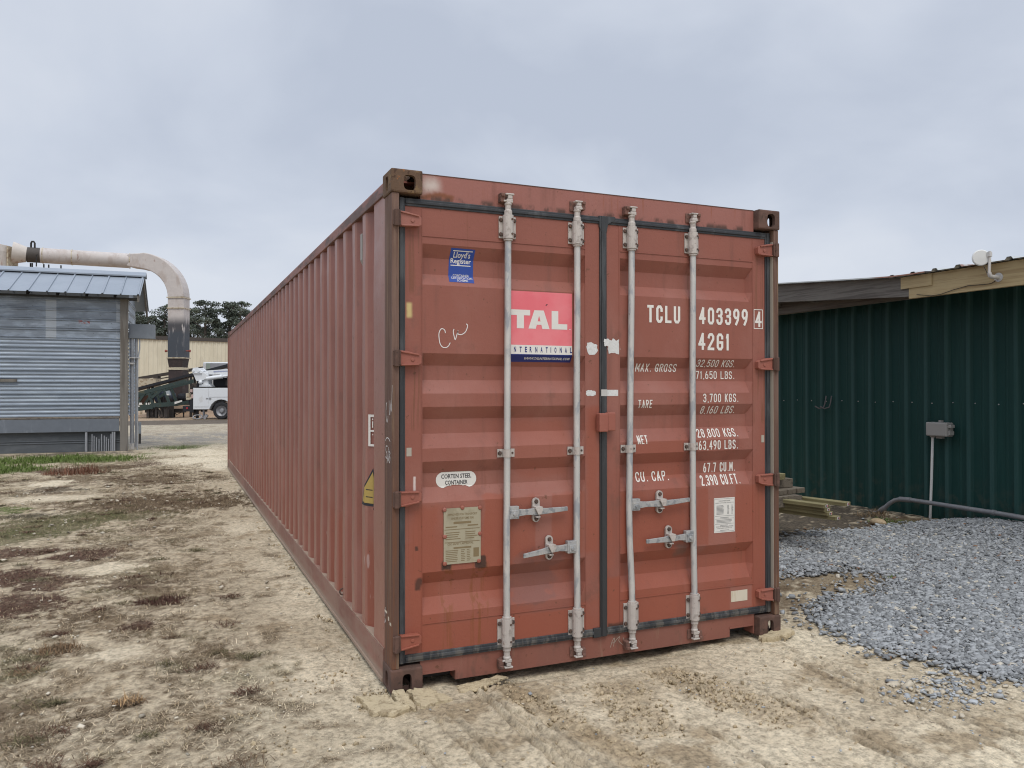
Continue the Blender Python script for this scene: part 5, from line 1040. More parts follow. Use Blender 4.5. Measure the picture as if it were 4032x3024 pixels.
M['box'] = mat('grey_enclosure', (.165, .185, .21), [((.45, .45, .45), .8, [('n', 9, .70, .73)]), ((.22, .245, .27), .5, [('n', 3, .48, .62)])], rough=.5)
SH = thing('metal_shed', 'raised grey corrugated metal shed with pale ribbed roof in front of the white duct', 'shed', (-2.1298, 17.7164, 0), math.radians(-1.95))
b = MB(); pr = []; z = .835
while z < 2.66:                                               # fine ribs below
    k = int(round((z - .835) / .092)); d = .026 if k % 3 == 0 else .014
    pr += [(z, 0), (z + .014, -d), (z + .036, -d), (z + .050, 0), (z + .060, .012 if k % 3 == 2 else .004), (z + .08, .012 if k % 3 == 2 else .004)]; z += .092
while z < 3.66:                                               # flat sheets with double ribs above
    pr += [(z, 0), (z + .010, -.022), (z + .028, -.022), (z + .036, 0), (z + .052, 0), (z + .060, -.022), (z + .076, -.022), (z + .086, 0)]; z += .232
pr.append((3.72, 0)); xs = [-6.5, -1.59, -1.37, 0]
v = [(x, y, zz) for zz, y in pr for x in (-6.5, 0)]; b.add(v, [(2 * i, 2 * i + 1, 2 * i + 3, 2 * i + 2) for i in range(len(pr) - 1)])
b.build('front_wall', M['siding'], SH)
b = MB(); v = [(.17 - y * .7, yy, zz) for zz, y in pr for yy in (.1, 2.25)]; b.add(v, [(2 * i, 2 * i + 1, 2 * i + 3, 2 * i + 2) for i in range(len(pr) - 1)])
b.add([(.17, .1, 3.72), (.17, 2.25, 3.72), (.17, 1.25, 4.42)], [(0, 1, 2)]); b.build('end_wall', M['siding'], SH)
b = MB(); b.box(-6.5, -.015, -.05, .02, .478, .79); b.box(-6.5, -.005, -.055, .03, .7905, .83, 1); b.build('apron', [M['apron'], M['oldwood']], SH, bevel=.008)
b = MB(); pr = [(0, .06), (.2, .06), (.21, .045), (.225, .06), (.25, .06), (.26, .045), (.275, .06), (.477, .06)]
v = [(x, y, zz) for zz, y in pr for x in (-6.5, 0)]; b.add(v, [(2 * i, 2 * i + 1, 2 * i + 3, 2 * i + 2) for i in range(len(pr) - 1)]); b.build('skirt', M['skirt'], SH)
b = MB(); b.box(0.0, .172, -.055, .098, -.05, 3.74); b.build('corner_post', M['shedpost'], SH, bevel=.006)
b = MB(); EZ, RZ = 3.765, 4.46; v = []; pr = []; x = .45; k = 0
while x > -6.6:
    w = .03 if k % 2 == 0 else .016; pr += [(x, 0), (x - .012, .028), (x - .012 - w, .028), (x - .024 - w, 0)]; x -= .385; k += 1
pr = [(.47, 0)] + pr + [(-6.7, 0)]
for x, h in pr: v += [(x, -.46, EZ + h), (x, 1.25, RZ + h), (x, 2.95, 3.68 + h)]
b.add(v, [(3 * i + j, 3 * i + 3 + j, 3 * i + 4 + j, 3 * i + 1 + j) for i in range(len(pr) - 1) for j in (0, 1)]); b.build('roof', M['shedroof'], SH)
b = MB(); b.prism([(.50, 1.02, RZ - .055), (.50, 1.25, RZ + .07), (.50, 1.48, RZ - .055), (.50, 1.48, RZ - .02), (.50, 1.25, RZ + .095), (.50, 1.02, RZ - .02)], (-7.2, 0, 0)); b.build('ridge_cap', M['shedroof'], SH)
b = MB(); b.prism([(.40, -.44, EZ - .16), (.40, 1.25, RZ - .16), (.40, 2.93, 3.68 - .16), (.40, 2.93, 3.675), (.40, 1.25, RZ - .006), (.40, -.44, EZ - .006)], (.04, 0, 0)); b.build('rake_board', M['oldwood'], SH)
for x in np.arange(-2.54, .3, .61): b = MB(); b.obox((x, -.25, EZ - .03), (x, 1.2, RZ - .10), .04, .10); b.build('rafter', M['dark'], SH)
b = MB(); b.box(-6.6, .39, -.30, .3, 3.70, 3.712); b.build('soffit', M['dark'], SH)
b = MB(); b.box(.176, .765, .16, .40, 2.76, 3.115); jb = b.build('junction_box', M['box'], SH, bevel=.008)
for x, y, r, zt in ((.245, .24, .046, 2.76), (.338, .27, .032, 2.76), (.384, .22, .017, 2.76)):
    b = MB(); b.tube([(x, y, zt), (x, y, .06)] if r > .02 else [(x + .03, y, zt), (x + .03, y, 2.5), (x - .01, y - .03, 2.25), (x - .015, y - .03, .0)], r, 12); b.build('conduit', M['conduit'], SH, smooth=True)
b = MB(); b.box(.18, .42, .15, .30, 2.27, 2.295); b.box(.18, .31, .16, .3, 2.12, 2.16); b.box(.19, .30, .17, .30, .03, .16); b.build('pipe_strap', M['galv'], SH)
b = MB(); b.box(.39, .45, .2, .3, .40, .68); b.box(.395, .445, .2, .3, .15, .395, 1); b.build('switch_box', [M['box'], M['dark']], SH)
for i in range(12):
    xl = (552, 592, 606, 622, 640, 658, 676, 690, 706, 722, 733, 747)[i]; x = -(785 - xl) / 785 * 2.46; r = .028 if i == 0 else (.020 if i > 9 else .011)
    b = MB(); zt = .47 if i in (0, 10, 11) else .30 + .12 * ((i * 7) % 4) / 3; b.tube([(x, -.02, zt), (x, -.02 - .01 * (i % 2), .0)], r, 8); b.build('stub_pipe', M['conduit'], SH, smooth=True)
b = MB(); b.box(-2.9, -2.17, -.06, -.01, 1.68, 1.745); b.build('batten', M['shedpost'], SH)
ps = thing('plank_step', 'low wooden plank on a dark block in the grass before the grey shed', 'plank', (-4.62, 14.2, 0))
b = MB(); b.box(-1.5, .12, -.12, .12, .10, .135); b.build('plank', M['treated'], ps); b = MB(); b.box(-.06, .10, -.10, .10, -.01, .0995); b.build('block', M['greywood'], ps)

# duct and tank
M['duct'] = mat('pinkish_white_duct', (.52, .475, .45), [((.36, .29, .25), .5, [('n', (2, 2, 1), .5, .66)]), ((.24, .12, .085), .6, [('n', (5, 5, 1.4), .64, .72)]),
    ((.042, .043, .050), .96, [('ax', 2, 5.75, 5.1), ('n', (4.5, 4.5, .7), .36, .44, 6, (3, 1, 4))]), ((.05, .06, .075), .85, [('ax', 2, 4.95, 4.6)])], rough=.6)
M['ductdark'] = mat('dark_rusted_duct', (.04, .028, .027), [((.075, .05, .045), .6, [('n', 3, .5, .65)])], rough=.7); M['brownbar'] = mat('brown_band', (.06, .05, .043), rough=.7)
M['cream'] = flat('cream_flange', (.50, .44, .33), layers=[((.25, .16, .09), .7, [('n', 6, .5, .62)])])
M['tank'] = mat('white_tank', (.56, .51, .46), [((.34, .17, .12), .7, [('n', (3.5, 3.5, .35), .55, .68)])], rough=.6)
D0 = 45.0
def P3(x, y, D): r, z = RL(x, y, D); return Vector((r * D0 / D0, D - D0, z))
DU = thing('exhaust_duct', 'large whitish exhaust duct bending over the shed and down to a sooty black lower part', 'duct', frame_loc(D0), -YAW)
b = MB(); b.tube([P3(262, 255, 43.15), P3(840, 291.5, 45)], .415, 24); b.build('pipe', M['duct'], DU, smooth=True)
a0, a1 = P3(840, 291.5, 45), P3(925, 296, 45); cx = P3(1167, 535, 45)
b = MB(); path = [a0, a1 * .4 + a0 * .6, a1]; rr = [.42, .5, .54]
R_h, R_v = cx.x - a1.x, a1.z - cx.z
for i in range(1, 15): t = i / 14 * PI / 2; path.append(Vector((a1.x + R_h * math.sin(t), 0, cx.z + R_v * math.cos(t)))); rr.append(.60)
b.tube(path, [r * 1.08 for r in rr], 4, 0, True, PI / 4); b.build('elbow', M['duct'], DU, bevel=.05)
vx = cx.x; zq = lambda y: RL(0, y, 45)[1]
b = MB(); b.box(vx - .455, vx + .455, -.42, .42, zq(928), zq(536)); b.build('riser', M['duct'], DU, bevel=.02)
b = MB(); w0, w1 = .44, .375; v = []
for z, w in ((zq(990), w1), (zq(930), w0)): v += [(vx - w - .02, -w, z), (vx + w - .02, -w, z), (vx + w - .02, w, z), (vx - w - .02, w, z)]
b.add(v, [(0, 1, 5, 4), (1, 2, 6, 5), (2, 3, 7, 6), (3, 0, 4, 7)]); b.box(vx - .42, vx + .37, -.38, .38, 0, zq(1005)); b.build('reducer', M['ductdark'], DU)
for y, w in ((536, .50), (605, .49), (928, .50)): b = MB(); b.box(vx - w, vx + w, -w + .02, w - .02, zq(y) - .03, zq(y) + .03); b.build('flange', M['cream'], DU)
for y in (991, 1003): b = MB(); b.box(vx - .45, vx + .40, -.41, .41, zq(y) - .022, zq(y) + .022); b.build('flange', M['cream'], DU)
for x, y, D in ((466, 268, 43.8), (843, 291.5, 45), (275, 256, 43.2)): b = MB(); c = P3(x, y, D); b.lathe(c, (1, .42, 0), [(0, .44), (.05, .44)], 22); b.build('flange', M['cream'], DU)
b = MB(); b.tube([P3(172, 250, 42.85), P3(262, 255, 43.15)], .408, 22); b.build('damper', M['brownbar'], DU, smooth=True)
b = MB(); b.tube([P3(80, 237, 42.55), P3(172, 250, 42.85)], [.60, .41], 22); b.build('inlet_cone', M['tank'], DU, smooth=True)
b = MB(); p = P3(200, 205, 42.9); b.tube([p + Vector((0, 0, -.1)), p + Vector((0, 0, .25)), p + Vector((.05, 0, .34)), p + Vector((.14, 0, .34)), p + Vector((.2, 0, .25)), p + Vector((.2, 0, -.1))], .05, 8); b.build('lifting_hook', M['dark'], DU, smooth=True); b = MB(); p = P3(235, 255, 42.5); b.tube([p + Vector((.08, 0, .04)), p + Vector((0, 0, .03)), p + Vector((0, 0, -.6))], .03, 6); b.build('damper_handle', M['dark'], DU, smooth=True)
for x in (1095, 1228):
    b = MB(); p = P3(x, 881, 44.8); s = 1 if x > 1150 else -1; b.lathe(p - Vector((s * .12, 0, 0)), (s, 0, 0), [(0, .03), (.14, .035), (.24, .08), (.26, .07)], 10); b.build('port_cap', mat('red_cap', (.30, .07, .05)), DU)
for x, y in ((197, 305), (208, 305), (284, 312), (316, 315), (396, 320)): b = MB(); p = P3(x, y, 43.2); b.box(p.x - .025, p.x + .025, p.y - .03, p.y + .03, p.z - 9.2, p.z); b.build('support_leg', M['dark'], DU)
TK = thing('storage_tank', 'tall whitish rust streaked tank top behind the shed roof', 'tank', frame_loc(42.5, RL(78, 0, 42.5)[0] - 2.0), -YAW)
b = MB(); prf = [(0, 1.97), (8.9, 1.97), (9.25, 1.9), (9.55, .6), (9.6, 0.0)]
b.tube([(0, 0, z * .995) for z, _ in prf], [r for _, r in prf], 40); b.build('shell', M['tank'], TK)
b = MB(); b.box(1.955, 2.03, -.42, .42, 7.9, 9.15); b.build('flange', M['cream'], TK)

# beige building
BB = thing('beige_metal_building', 'long beige ribbed metal warehouse with brown roof edge in the distance', 'building', frame_loc(62, -26.0), -YAW + math.radians(36))
M['beige'] = mat('beige_sheet', (.66, .61, .475), [((.56, .51, .39), .6, [('n', (1.5, 1, .5), .45, .62)])], rough=.6, var=.03, vscale=1)
b = MB(); v = []; x = -30.0; pr = []
while x < 40: pr += [(x, 0), (x + .05, -.04), (x + .12, -.04), (x + .17, 0)]; x += .32
v = [(a, c, z) for a, c in pr for z in (0, 5.35)]; b.add(v, [(2 * i, 2 * i + 2, 2 * i + 3, 2 * i + 1) for i in range(len(pr) - 1)]); b.box(-30, 40, .05, 18, 0, 5.3)
b.build('wall', M['beige'], BB)
b = MB(); b.box(-30.3, 40.3, -.12, .0, 5.33, 5.62); b.build('roof_edge', M['brownbar'], BB)
b = MB(); b.prism([(-30.3, -.1, 5.6), (-30.3, 9, 6.0), (-30.3, 18.2, 5.6), (-30.3, 9, 5.5)], (70.6, 0, 0)); b.build('roof', M['brownbar'], BB)

# conveyors and yard machinery
M['cgreen'] = mat('dark_green_paint', (.026, .046, .042), [((.10, .09, .04), .5, [('n', 3, .55, .68)])], rough=.6); M['belt'] = mat('black_belt', (.012, .013, .018), rough=.7); M['grime'] = mat('grimy_steel', (.035, .03, .028), [((.09, .07, .055), .6, [('n', 4, .5, .64)])], rough=.8)
M['drum'] = mat('dark_blue_drum', (.018, .026, .045), rough=.45); M['panel'] = flat('pale_grey_panel', (.33, .36, .38)); M['whitep'] = flat('white_plate', (.66, .66, .63)); M['hop'] = mat('rusty_hopper', (.28, .16, .115), rough=.8)
DC = 41.5
def V3(x, y, D=DC, dy=0.0): r, z = R3(x, y, D); return Vector((r, dy, z))
CV = thing('conveyor', 'dark green lattice conveyor frame rising towards the crane truck', 'conveyor', frame_loc(DC), -YAW)
b = MB()
for dy in (-.45, .45):
    b.obox(V3(-420, 1015, dy=dy), V3(1175, 587, dy=dy), .10, .19); 
b.build('upper_chord', M['cgreen'], CV)
b = MB()
for dy in (-.45, .45): b.obox(V3(-420, 1270, dy=dy), V3(400, 1170, dy=dy), .10, .27); b.obox(V3(400, 1150, dy=dy), V3(800, 1125, dy=dy), .10, .22); b.obox(V3(800, 1125, dy=dy), V3(1090, 1085, dy=dy), .10, .20)
b.build('lower_chord', M['cgreen'], CV)
for (p, q) in (((300, 840), (400, 1150)), ((650, 740), (790, 1140)), ((-10, 1190), (205, 880)), ((360, 985), (640, 770))):
    b = MB()
    for dy in (-.45, .45): b.obox(V3(*p, dy=dy), V3(*q, dy=dy), .08, .13)
    b.build('strut', M['cgreen'], CV)
b = MB()
for x, y, w, h in ((128, 1112, 70, 45), (265, 1115, 34, 44), (320, 1112, 26, 46), (85, 1172, 40, 26)): p = V3(x, y, dy=-.51); b.box(p.x - w / 11.85 * .0133, p.x + w / 11.85 * .0133, p.y - .01, p.y, p.z - h / 11.85 * .0133, p.z + h / 11.85 * .0133)
b.build('decal', M['whitep'], CV)
for x0, x1, y0 in ((240, 300, 1225), (440, 480, 1190), (640, 722, 1170)):
    b = MB(); p, q = V3(x0, y0), V3(x1, 1440); b.box(p.x, q.x, -.4, -.2, 0, p.z); b.box(p.x, q.x, .2, .4, 0, p.z); b.build('leg', M['grime'], CV)
b = MB(); b.obox(V3(300, 1240, dy=-.3), V3(360, 1440, dy=-.3), .08, .09); b.obox(V3(380, 1240, dy=-.3), V3(340, 1440, dy=-.3), .08, .09); b.obox(V3(490, 1240, dy=-.3), V3(560, 1430, dy=-.3), .1, .1); b.obox(V3(560, 1200, dy=-.3), V3(600, 1430, dy=-.3), .1, .09); b.build('brace', M['grime'], CV)
b = MB(); p = V3(920, 1072, dy=-.56); q = V3(1090, 1125, dy=-.56); b.prism([(p.x, -.56, q.z), (q.x, -.56, q.z + .13), (q.x, -.56, p.z + .1), (p.x, -.56, p.z)], (0, .02, 0)); b.build('warning_plate', M['whitep'], CV)
B2 = thing('belt_conveyor', 'black sloping belt conveyor running up behind the green frame', 'conveyor', frame_loc(43.2), -YAW)
b = MB(); b.obox(V3(-500, 897, 43.2), V3(2600, 95, 43.2), .68, .13); b.build('belt', M['belt'], B2)
for x in (255, 1240, 2100):
    for y in (-.3, .2): b = MB(); p = V3(x, 770 - .26 * x, 43.2); b.box(p.x - .06, p.x + .06, y, y + .1, 0, p.z); b.build('support_leg', M['grime'], B2)
B4 = thing('pipe_conveyor', 'thin brown conveyor in front of the beige warehouse wall', 'conveyor', frame_loc(48), -YAW)
b = MB(); b.obox(V3(-600, 622, 48), V3(1800, 235, 48), .3, .17); b.build('belt', M['brownbar'], B4)
b = MB(); b.obox(V3(-600, 712, 48), V3(690, 497, 48), .2, .05); p = V3(405, 520, 48); b.box(p.x - .14, p.x + .14, -.2, .2, p.z - .3, p.z + .15); b.build('lower_rail', M['brownbar'], B4)
for x in (390, 1100): b = MB(); p = V3(x, 500 - (x - 390) * .16, 48); b.box(p.x - .08, p.x + .08, -.1, .1, 0, p.z); b.build('support_leg', M['brownbar'], B4)
b = MB(); p = V3(-30, 880, 42.6); q = V3(205, 980, 42.6); b.prism([(p.x, -.6, p.z), (q.x, -.6, p.z - .05), (q.x - .25, -.6, q.z - .35), (p.x + .1, -.6, q.z - .35)], (0, 1.2, 0)); o = b.build('feed_hopper', M['hop']); o.location = frame_loc(42.6); o.rotation_euler.z = -YAW; tag(o, 'rusty sloped hopper at the left end of the green conveyor', 'hopper')
b = MB(); p = V3(605, 960, 42.8); b.lathe((p.x - .2, -.3, p.z - 0.02), (.25, 1, 0), [(0, .30), (.02, .36), (.30, .345), (.32, .36), (.62, .345), (.64, .36), (.95, .345), (.97, .30)], 20); o = b.build('drum_motor', M['drum']); o.location = frame_loc(42.8); o.rotation_euler.z = -YAW; tag(o, 'dark blue ribbed drum between the conveyor struts', 'drum')
b = MB(); p = V3(985, 975, 42.4); b.lathe((p.x - .22, 0, p.z), (1, .2, 0), [(0, .14), (.04, .2), (.1, .22), (.36, .22), (.42, .16), (.5, .06)], 16); b.box(p.x - .2, p.x + .2, -.15, .15, p.z - .34, p.z - .2); b.tube([(p.x - .25, 0, p.z), (p.x - .45, 0, p.z - .1), (p.x - .5, 0, p.z - .35)], .03, 6); o = b.build('electric_motor', M['belt']); o.location = frame_loc(42.4); o.rotation_euler.z = -YAW; tag(o, 'black round motor beside the dark duct foot', 'motor')
PB = thing('control_panel', 'tilted pale grey control panel hung on the green conveyor strut', 'control panel', frame_loc(41.0), -YAW)
b = MB(); p = [V3(720, 830, 41), V3(795, 812, 41), V3(822, 918, 41), V3(755, 928, 41)]; b.prism([(q.x, -.6, q.z) for q in p][::-1], (0, .15, 0)); b.build('case', M['panel'], PB, bevel=.01); b = MB(); q = V3(770, 870, 41); b.box(q.x - .05, q.x + .06, -.608, -.6005, q.z - .1, q.z - .04); b.build('label_plate', M['whitep'], PB)
b = MB(); p = V3(150, 620, 45.5); b.prism([(p.x - .5, 0, p.z + .22), (p.x + .55, 0, p.z + .22), (p.x + .52, 0, p.z - .5), (p.x - .35, 0, p.z - .75), (p.x - .55, 0, p.z - .3)], (0, .7, 0)); b.box(p.x - .45, p.x - .35, .2, .3, -p.z * 0, p.z - .5); b.box(p.x + .35, p.x + .45, .2, .3, 0, p.z - .4); o = b.build('transfer_box', M['cream']); o.location = frame_loc(45.5); o.rotation_euler.z = -YAW; tag(o, 'cream sheet metal transfer box below the brown conveyor', 'chute')
for x0, x1, y0, y1, dy, lb in ((60, 230, 1240, 1330, .3, 'grey steel box under the lower end of the green conveyor'), (395, 500, 960, 1130, .2, 'dark steel gearbox housing between two conveyor struts'), (730, 985, 1240, 1330, .1, 'long black axle beam under the raised end of the conveyor'), (1060, 1150, 640, 900, .9, 'tall rusty filter drum standing beside the dark duct foot')):
    b = MB(); p, q = V3(x0, y0, 42), V3(x1, y1, 42); b.box(p.x, q.x, dy, dy + .5, q.z, p.z); b.box(p.x + .02, p.x + .08, dy + .2, dy + .28, 0, q.z - .001); b.box(q.x - .08, q.x - .02, dy + .2, dy + .28, 0, q.z - .001); b.tube([(p.x + .05, dy - .03, p.z - .1), ((p.x + q.x) / 2, dy - .05, q.z - .1), (q.x, dy - .03, q.z + .05)], .025, 6)
    o = b.build('machine_unit', M['grime'], bevel=.03); o.location = frame_loc(42); o.rotation_euler.z = -YAW; tag(o, lb, 'machine')
# sand pile
b = MB(); n = 26; v = [(0, 0, .62)]; 
for j, (s, z) in enumerate(((.25, .52), (.55, .28), (.8, .11), (1.05, -.03))):
    for i in range(n): t = 2 * PI * i / n; v.append((2.6 * s * math.cos(t) * (1 + .12 * math.sin(3 * t + j)), 1.4 * s * math.sin(t), z * (1 + .15 * math.sin(5 * t + 2 * j))))
b.add(v, [(0, 1 + i, 1 + (i + 1) % n) for i in range(n)] + [(1 + j * n + i, 1 + (j + 1) * n + i, 1 + (j + 1) * n + (i + 1) % n, 1 + j * n + (i + 1) % n) for j in range(3) for i in range(n)])
o = b.build('sand_pile', mat('tan_sawdust', (.36, .235, .14), bump=(4, .05)), smooth=True); o.location = frame_loc(44.5, V3(1000, 1400, 44.5).x); o.rotation_euler.z = -YAW; tag(o, 'low tan sand pile on the ground under the conveyors', 'sand pile')

# crane truck
M['tw'] = mat('white_truck_paint', (.70, .72, .74), [((.45, .42, .38), .35, [('n', (6, 6, 2), .58, .72)])], rough=.35, var=.02); M['tyre'] = mat('tyre_rubber', (.022, .022, .024), rough=.85); M['rim'] = mat('steel_rim', (.34, .34, .35), [((.08, .07, .06), .6, [('n', 8, .52, .64)])], rough=.5, metal=.5)
M['glass'] = mat('dark_glass', (.03, .035, .04), rough=.1, spec=.6, var=0); M['tail'] = flat('red_lamp', (.35, .02, .03), rough=.3)
DT = 39.5
TR = thing('crane_truck', 'white service truck with a folded crane boom seen beyond the container', 'truck', frame_loc(DT), -YAW)
U = lambda x, y: R3(x, y, DT)
xa, zt = U(1250, 745); xb, zb = U(2900, 1252); wc = U(1905, 1302); wr = .425
b = MB(); k = 10; pts = [(xa, -.02, zt), (xa, -.02, zb), (wc[0] - .60, -.02, zb)]
pts += [(wc[0] - .60 * math.cos(PI * i / k), -.02, max(zb, wc[1] + .60 * math.sin(PI * i / k))) for i in range(1, k)] + [(wc[0] + .60, -.02, zb), (xb, -.02, zb), (xb, -.02, zt)]
b.prism(pts, (0, .55, 0)); b.prism([(x, 1.55, z) for x, y, z in pts], (0, .55, 0)); b.box(xa + .05, xb, .53, 1.55, zt - .55, zt - .45); b.box(xa + .1, xb, .3, 1.8, zb - .02, zb + .2, 1); body = b.build('body', [M['tw'], M['grime']], TR, bevel=.02)
for (x0, x1, y0, y1) in ((1280, 1608, 768, 1190), (1622, 2120, 772, 962), (2140, 2500, 768, 1190), (2520, 2880, 768, 1190)):
    b = MB(); p, q = U(x0, y0), U(x1, y1); b.box(p[0], q[0], -.036, -.0205, q[1], p[1]); d = b.build('door', M['tw'], TR, bevel=.006)
    b = MB(); h = U(x1 - 25 if x0 != 1622 else 1650, 990); b.box(h[0] - .06, h[0] + .05, -.048, -.0365, h[1] - .05, h[1] + .02); b.build('handle', M['rim'], d)
b = MB(); p, q = U(1260, 728), U(2900, 746); b.box(p[0], q[0], -.03, 2.1, q[1] + .001, p[1]); b.build('deck_edge', M['dark'], TR)
b = MB(); p, q = U(1545, 500), U(2800, 728); b.box(p[0], q[0], .9, 1.5, q[1], p[1]); p, q = U(1185, 500), U(1300, 728); b.box(p[0], q[0], .7, 1.3, q[1] - .1, p[1]); b.build('load_bed_gear', M['belt'], TR, bevel=.05)
b = MB(); p, q = U(1900, 560), U(1990, 690); b.box(p[0], q[0], .6, .85, q[1], p[1]); b.lathe((p[0] + .3, .7, q[1] + .35), (0, -1, 0), [(0, .2), (.12, .2)], 12); b.build('winch', M['grime'], TR)
b = MB(); p, q = U(1325, 665), U(1605, 726); b.prism([(p[0] + .03, .3, p[1]), (q[0] - .08, .3, p[1]), (q[0], .3, q[1]), (p[0], .3, q[1])], (0, .8, 0)); p, q = U(1405, 380), U(1532, 664); b.box(p[0], q[0], .4, .95, q[1], p[1]); b.build('crane_post', M['tw'], TR, bevel=.015)
b = MB(); b.prism([(*U(x, y)[:1], .32, U(x, y)[1]) for x, y in ((1175, 280), (1290, 268), (1390, 350), (1530, 450), (1530, 520), (1390, 580), (1260, 590), (1165, 370))][::-1], (0, .06, 0)); b.prism([(*U(x, y)[:1], .98, U(x, y)[1]) for x, y in ((1175, 280), (1290, 268), (1390, 350), (1530, 450), (1530, 520), (1390, 580), (1260, 590), (1165, 370))][::-1], (0, .06, 0))
for x, y in ((1195, 350), (1320, 355)): p = U(x, y); b.lathe((p[0], .24, p[1]), (0, 1, 0), [(0, .06), (.9, .06)], 10)
p, q = U(1180, 395), U(1400, 410); b.box(p[0], q[0], .25, .31, q[1], p[1]); p = U(1365, 620); b.sphere((p[0], .3, p[1]), .11, 0, 8); b.build('crane_head', M['tw'], TR, bevel=.008)
b = MB(); b.prism([(*U(x, y)[:1], .45, U(x, y)[1]) for x, y in ((1425, 345), (2045, 302), (2800, 250), (2800, 420), (2045, 470), (1900, 485), (1780, 430), (1540, 435))][::-1], (0, .40, 0)); bo = b.build('boom', M['tw'], TR, bevel=.015)
b = MB(); p, q = U(1645, 350), U(1995, 385); b.prism([(p[0], .445, p[1]), (q[0], .445, p[1] + .015), (q[0], .445, q[1] + .05), (p[0], .445, q[1])], (0, .004, 0)); b.build('decal', flat('blue_grey_decal', (.30, .33, .46)), bo)
b = MB(); p, q = U(1500, 530), U(1865, 483); b.tube([(p[0], .38, p[1]), (q[0], .38, q[1])], .10, 12); b.tube([(q[0], .38, q[1]), (q[0] + .5, .38, q[1] + .08)], .05, 10); b.build('lift_cylinder', M['tw'], TR, smooth=True)
def wheel(x, z, y0, parent):
    b = MB(); b.lathe((x, y0, z), (0, 1, 0), [(.03, wr * .60), (.0, wr * .66), (.0, wr * .9), (.04, wr), (.22, wr), (.26, wr * .9), (.26, wr * .6)], 28, 0, False); w = b.build('wheel', M['tyre'], parent, smooth=True)
    b = MB(); b.lathe((x, y0 + .012, z), (0, 1, 0), [(.0, wr * .63), (.05, wr * .55), (.10, wr * .32), (.02, wr * .24), (.0, wr * .2), (.0, .001)], 22, 0, False); b.build('rim', M['rim'], w, smooth=True)
for y0 in (.0, 1.85): wheel(wc[0], wr, y0, TR)
cabx = xb + .12
b = MB(); pts = [(cabx, .05, .45), (cabx + 3.4, .05, .45), (cabx + 3.45, .05, 1.2), (cabx + 2.2, .05, 1.35), (cabx + 1.65, .05, 2.15), (cabx + .1, .05, 2.2), (cabx, .05, 2.1)]; b.prism(pts, (0, 1.95, 0)); cb = b.build('cab', M['tw'], TR, bevel=.06)
b = MB(); b.prism([(cabx + .35, .04, 1.4), (cabx + 1.95, .04, 1.4), (cabx + 1.55, .04, 2.02), (cabx + .35, .04, 2.04)], (0, .02, 0)); b.build('window', M['glass'], cb)
for y0 in (.0, 1.8): wheel(cabx + 2.5, wr, y0, TR)
b = MB(); p, q = U(1150, 1000), U(1245, 1330); b.box(p[0], q[0], .1, .5, q[1], p[1]); b.box(p[0], q[0], 1.5, 1.9, q[1], p[1]); p, q = U(985, 1170), U(1150, 1300); b.box(p[0], q[0] + .01, .1, 1.9, q[1], p[1]); p, q = U(1100, 1010), U(1150, 1150); b.box(p[0], q[0], .2, .4, q[1], p[1]); p, q = U(1265, 1255), U(1330, 1480); b.box(p[0], q[0], .2, .3, q[1], p[1]); bu = b.build('rear_bumper', M['belt'], TR, bevel=.02)
b = MB(); p = U(1088, 1222); b.lathe((p[0], .1, p[1]), (0, -1, 0), [(0, .055), (.02, .05)], 12); b.build('tail_lamp', M['tail'], bu)
b = MB(); p, q = U(1170, 905), U(1220, 990); b.tube([(p[0] + .15, .15, q[1]), (p[0] + .15, .15, p[1])], .14, 12); p = U(1183, 780); b.box(p[0] - .05, p[0] + .05, .1, .2, q[1] + .3, p[1]); b.build('gas_bottle', flat('pale_pink_bottle', (.50, .36, .33)), TR)
b = MB(); p = U(1100, 930); b.box(p[0] - .09, p[0] + .09, .1, .3, p[1] - .12, p[1] + .12); p = U(1128, 997); b.box(p[0] - .14, p[0] + .14, .1, .3, p[1] - .06, p[1] + .06); b.build('marker_block', M['cream'], TR)
b = MB(); p, q = U(1425, 1265), U(1465, 1480); b.box(p[0], q[0], .25, .35, .02, p[1]); hc = U(1350, 1465); b.tube([(hc[0] + .22 * math.cos(t), .0 + .1 * math.sin(t), .12 + .1 * math.sin(t)) for t in np.linspace(0, 2 * PI, 16)], .035, 6); p, q = U(1490, 1470), U(1560, 1380); b.obox((p[0], .1, p[1]), (q[0], .1, q[1]), .12, .14); b.build('mud_flap_stay', M['rim'], TR)
VN = thing('parked_van', 'pale vehicle with a wide grey window behind the folded crane boom', 'van', frame_loc(47.5), -YAW)
p, q = R3(1465, 148, 47.5), R3(2900, 330, 47.5)
b = MB(); b.box(p[0], q[0] + 2, .0, 2.2, .5, p[1]); b.build('body', M['tw'], VN, bevel=.08)
p, q = R3(1545, 165, 47.5), R3(2600, 330, 47.5); b = MB(); b.box(p[0], q[0], -.012, -.002, q[1], p[1] - .02); w = b.build('window', mat('grey_window', (.30, .31, .34), rough=.2), VN)
b = MB(); p = R3(1600, 165, 47.5); b.box(p[0] - .12, p[0] + .12, -.02, -.0125, q[1], p[1] - .02); b.build('sash', mat('pale_green_trim', (.28, .33, .29)), w)
b = MB()
for x in (.8, 5.2): b.lathe((R3(1465, 0, 47.5)[0] + x, -.02, .4), (0, 1, 0), [(0, .25), (0, .38), (.22, .4), (.25, .36)], 20)
b.build('wheel', M['tyre'], VN)

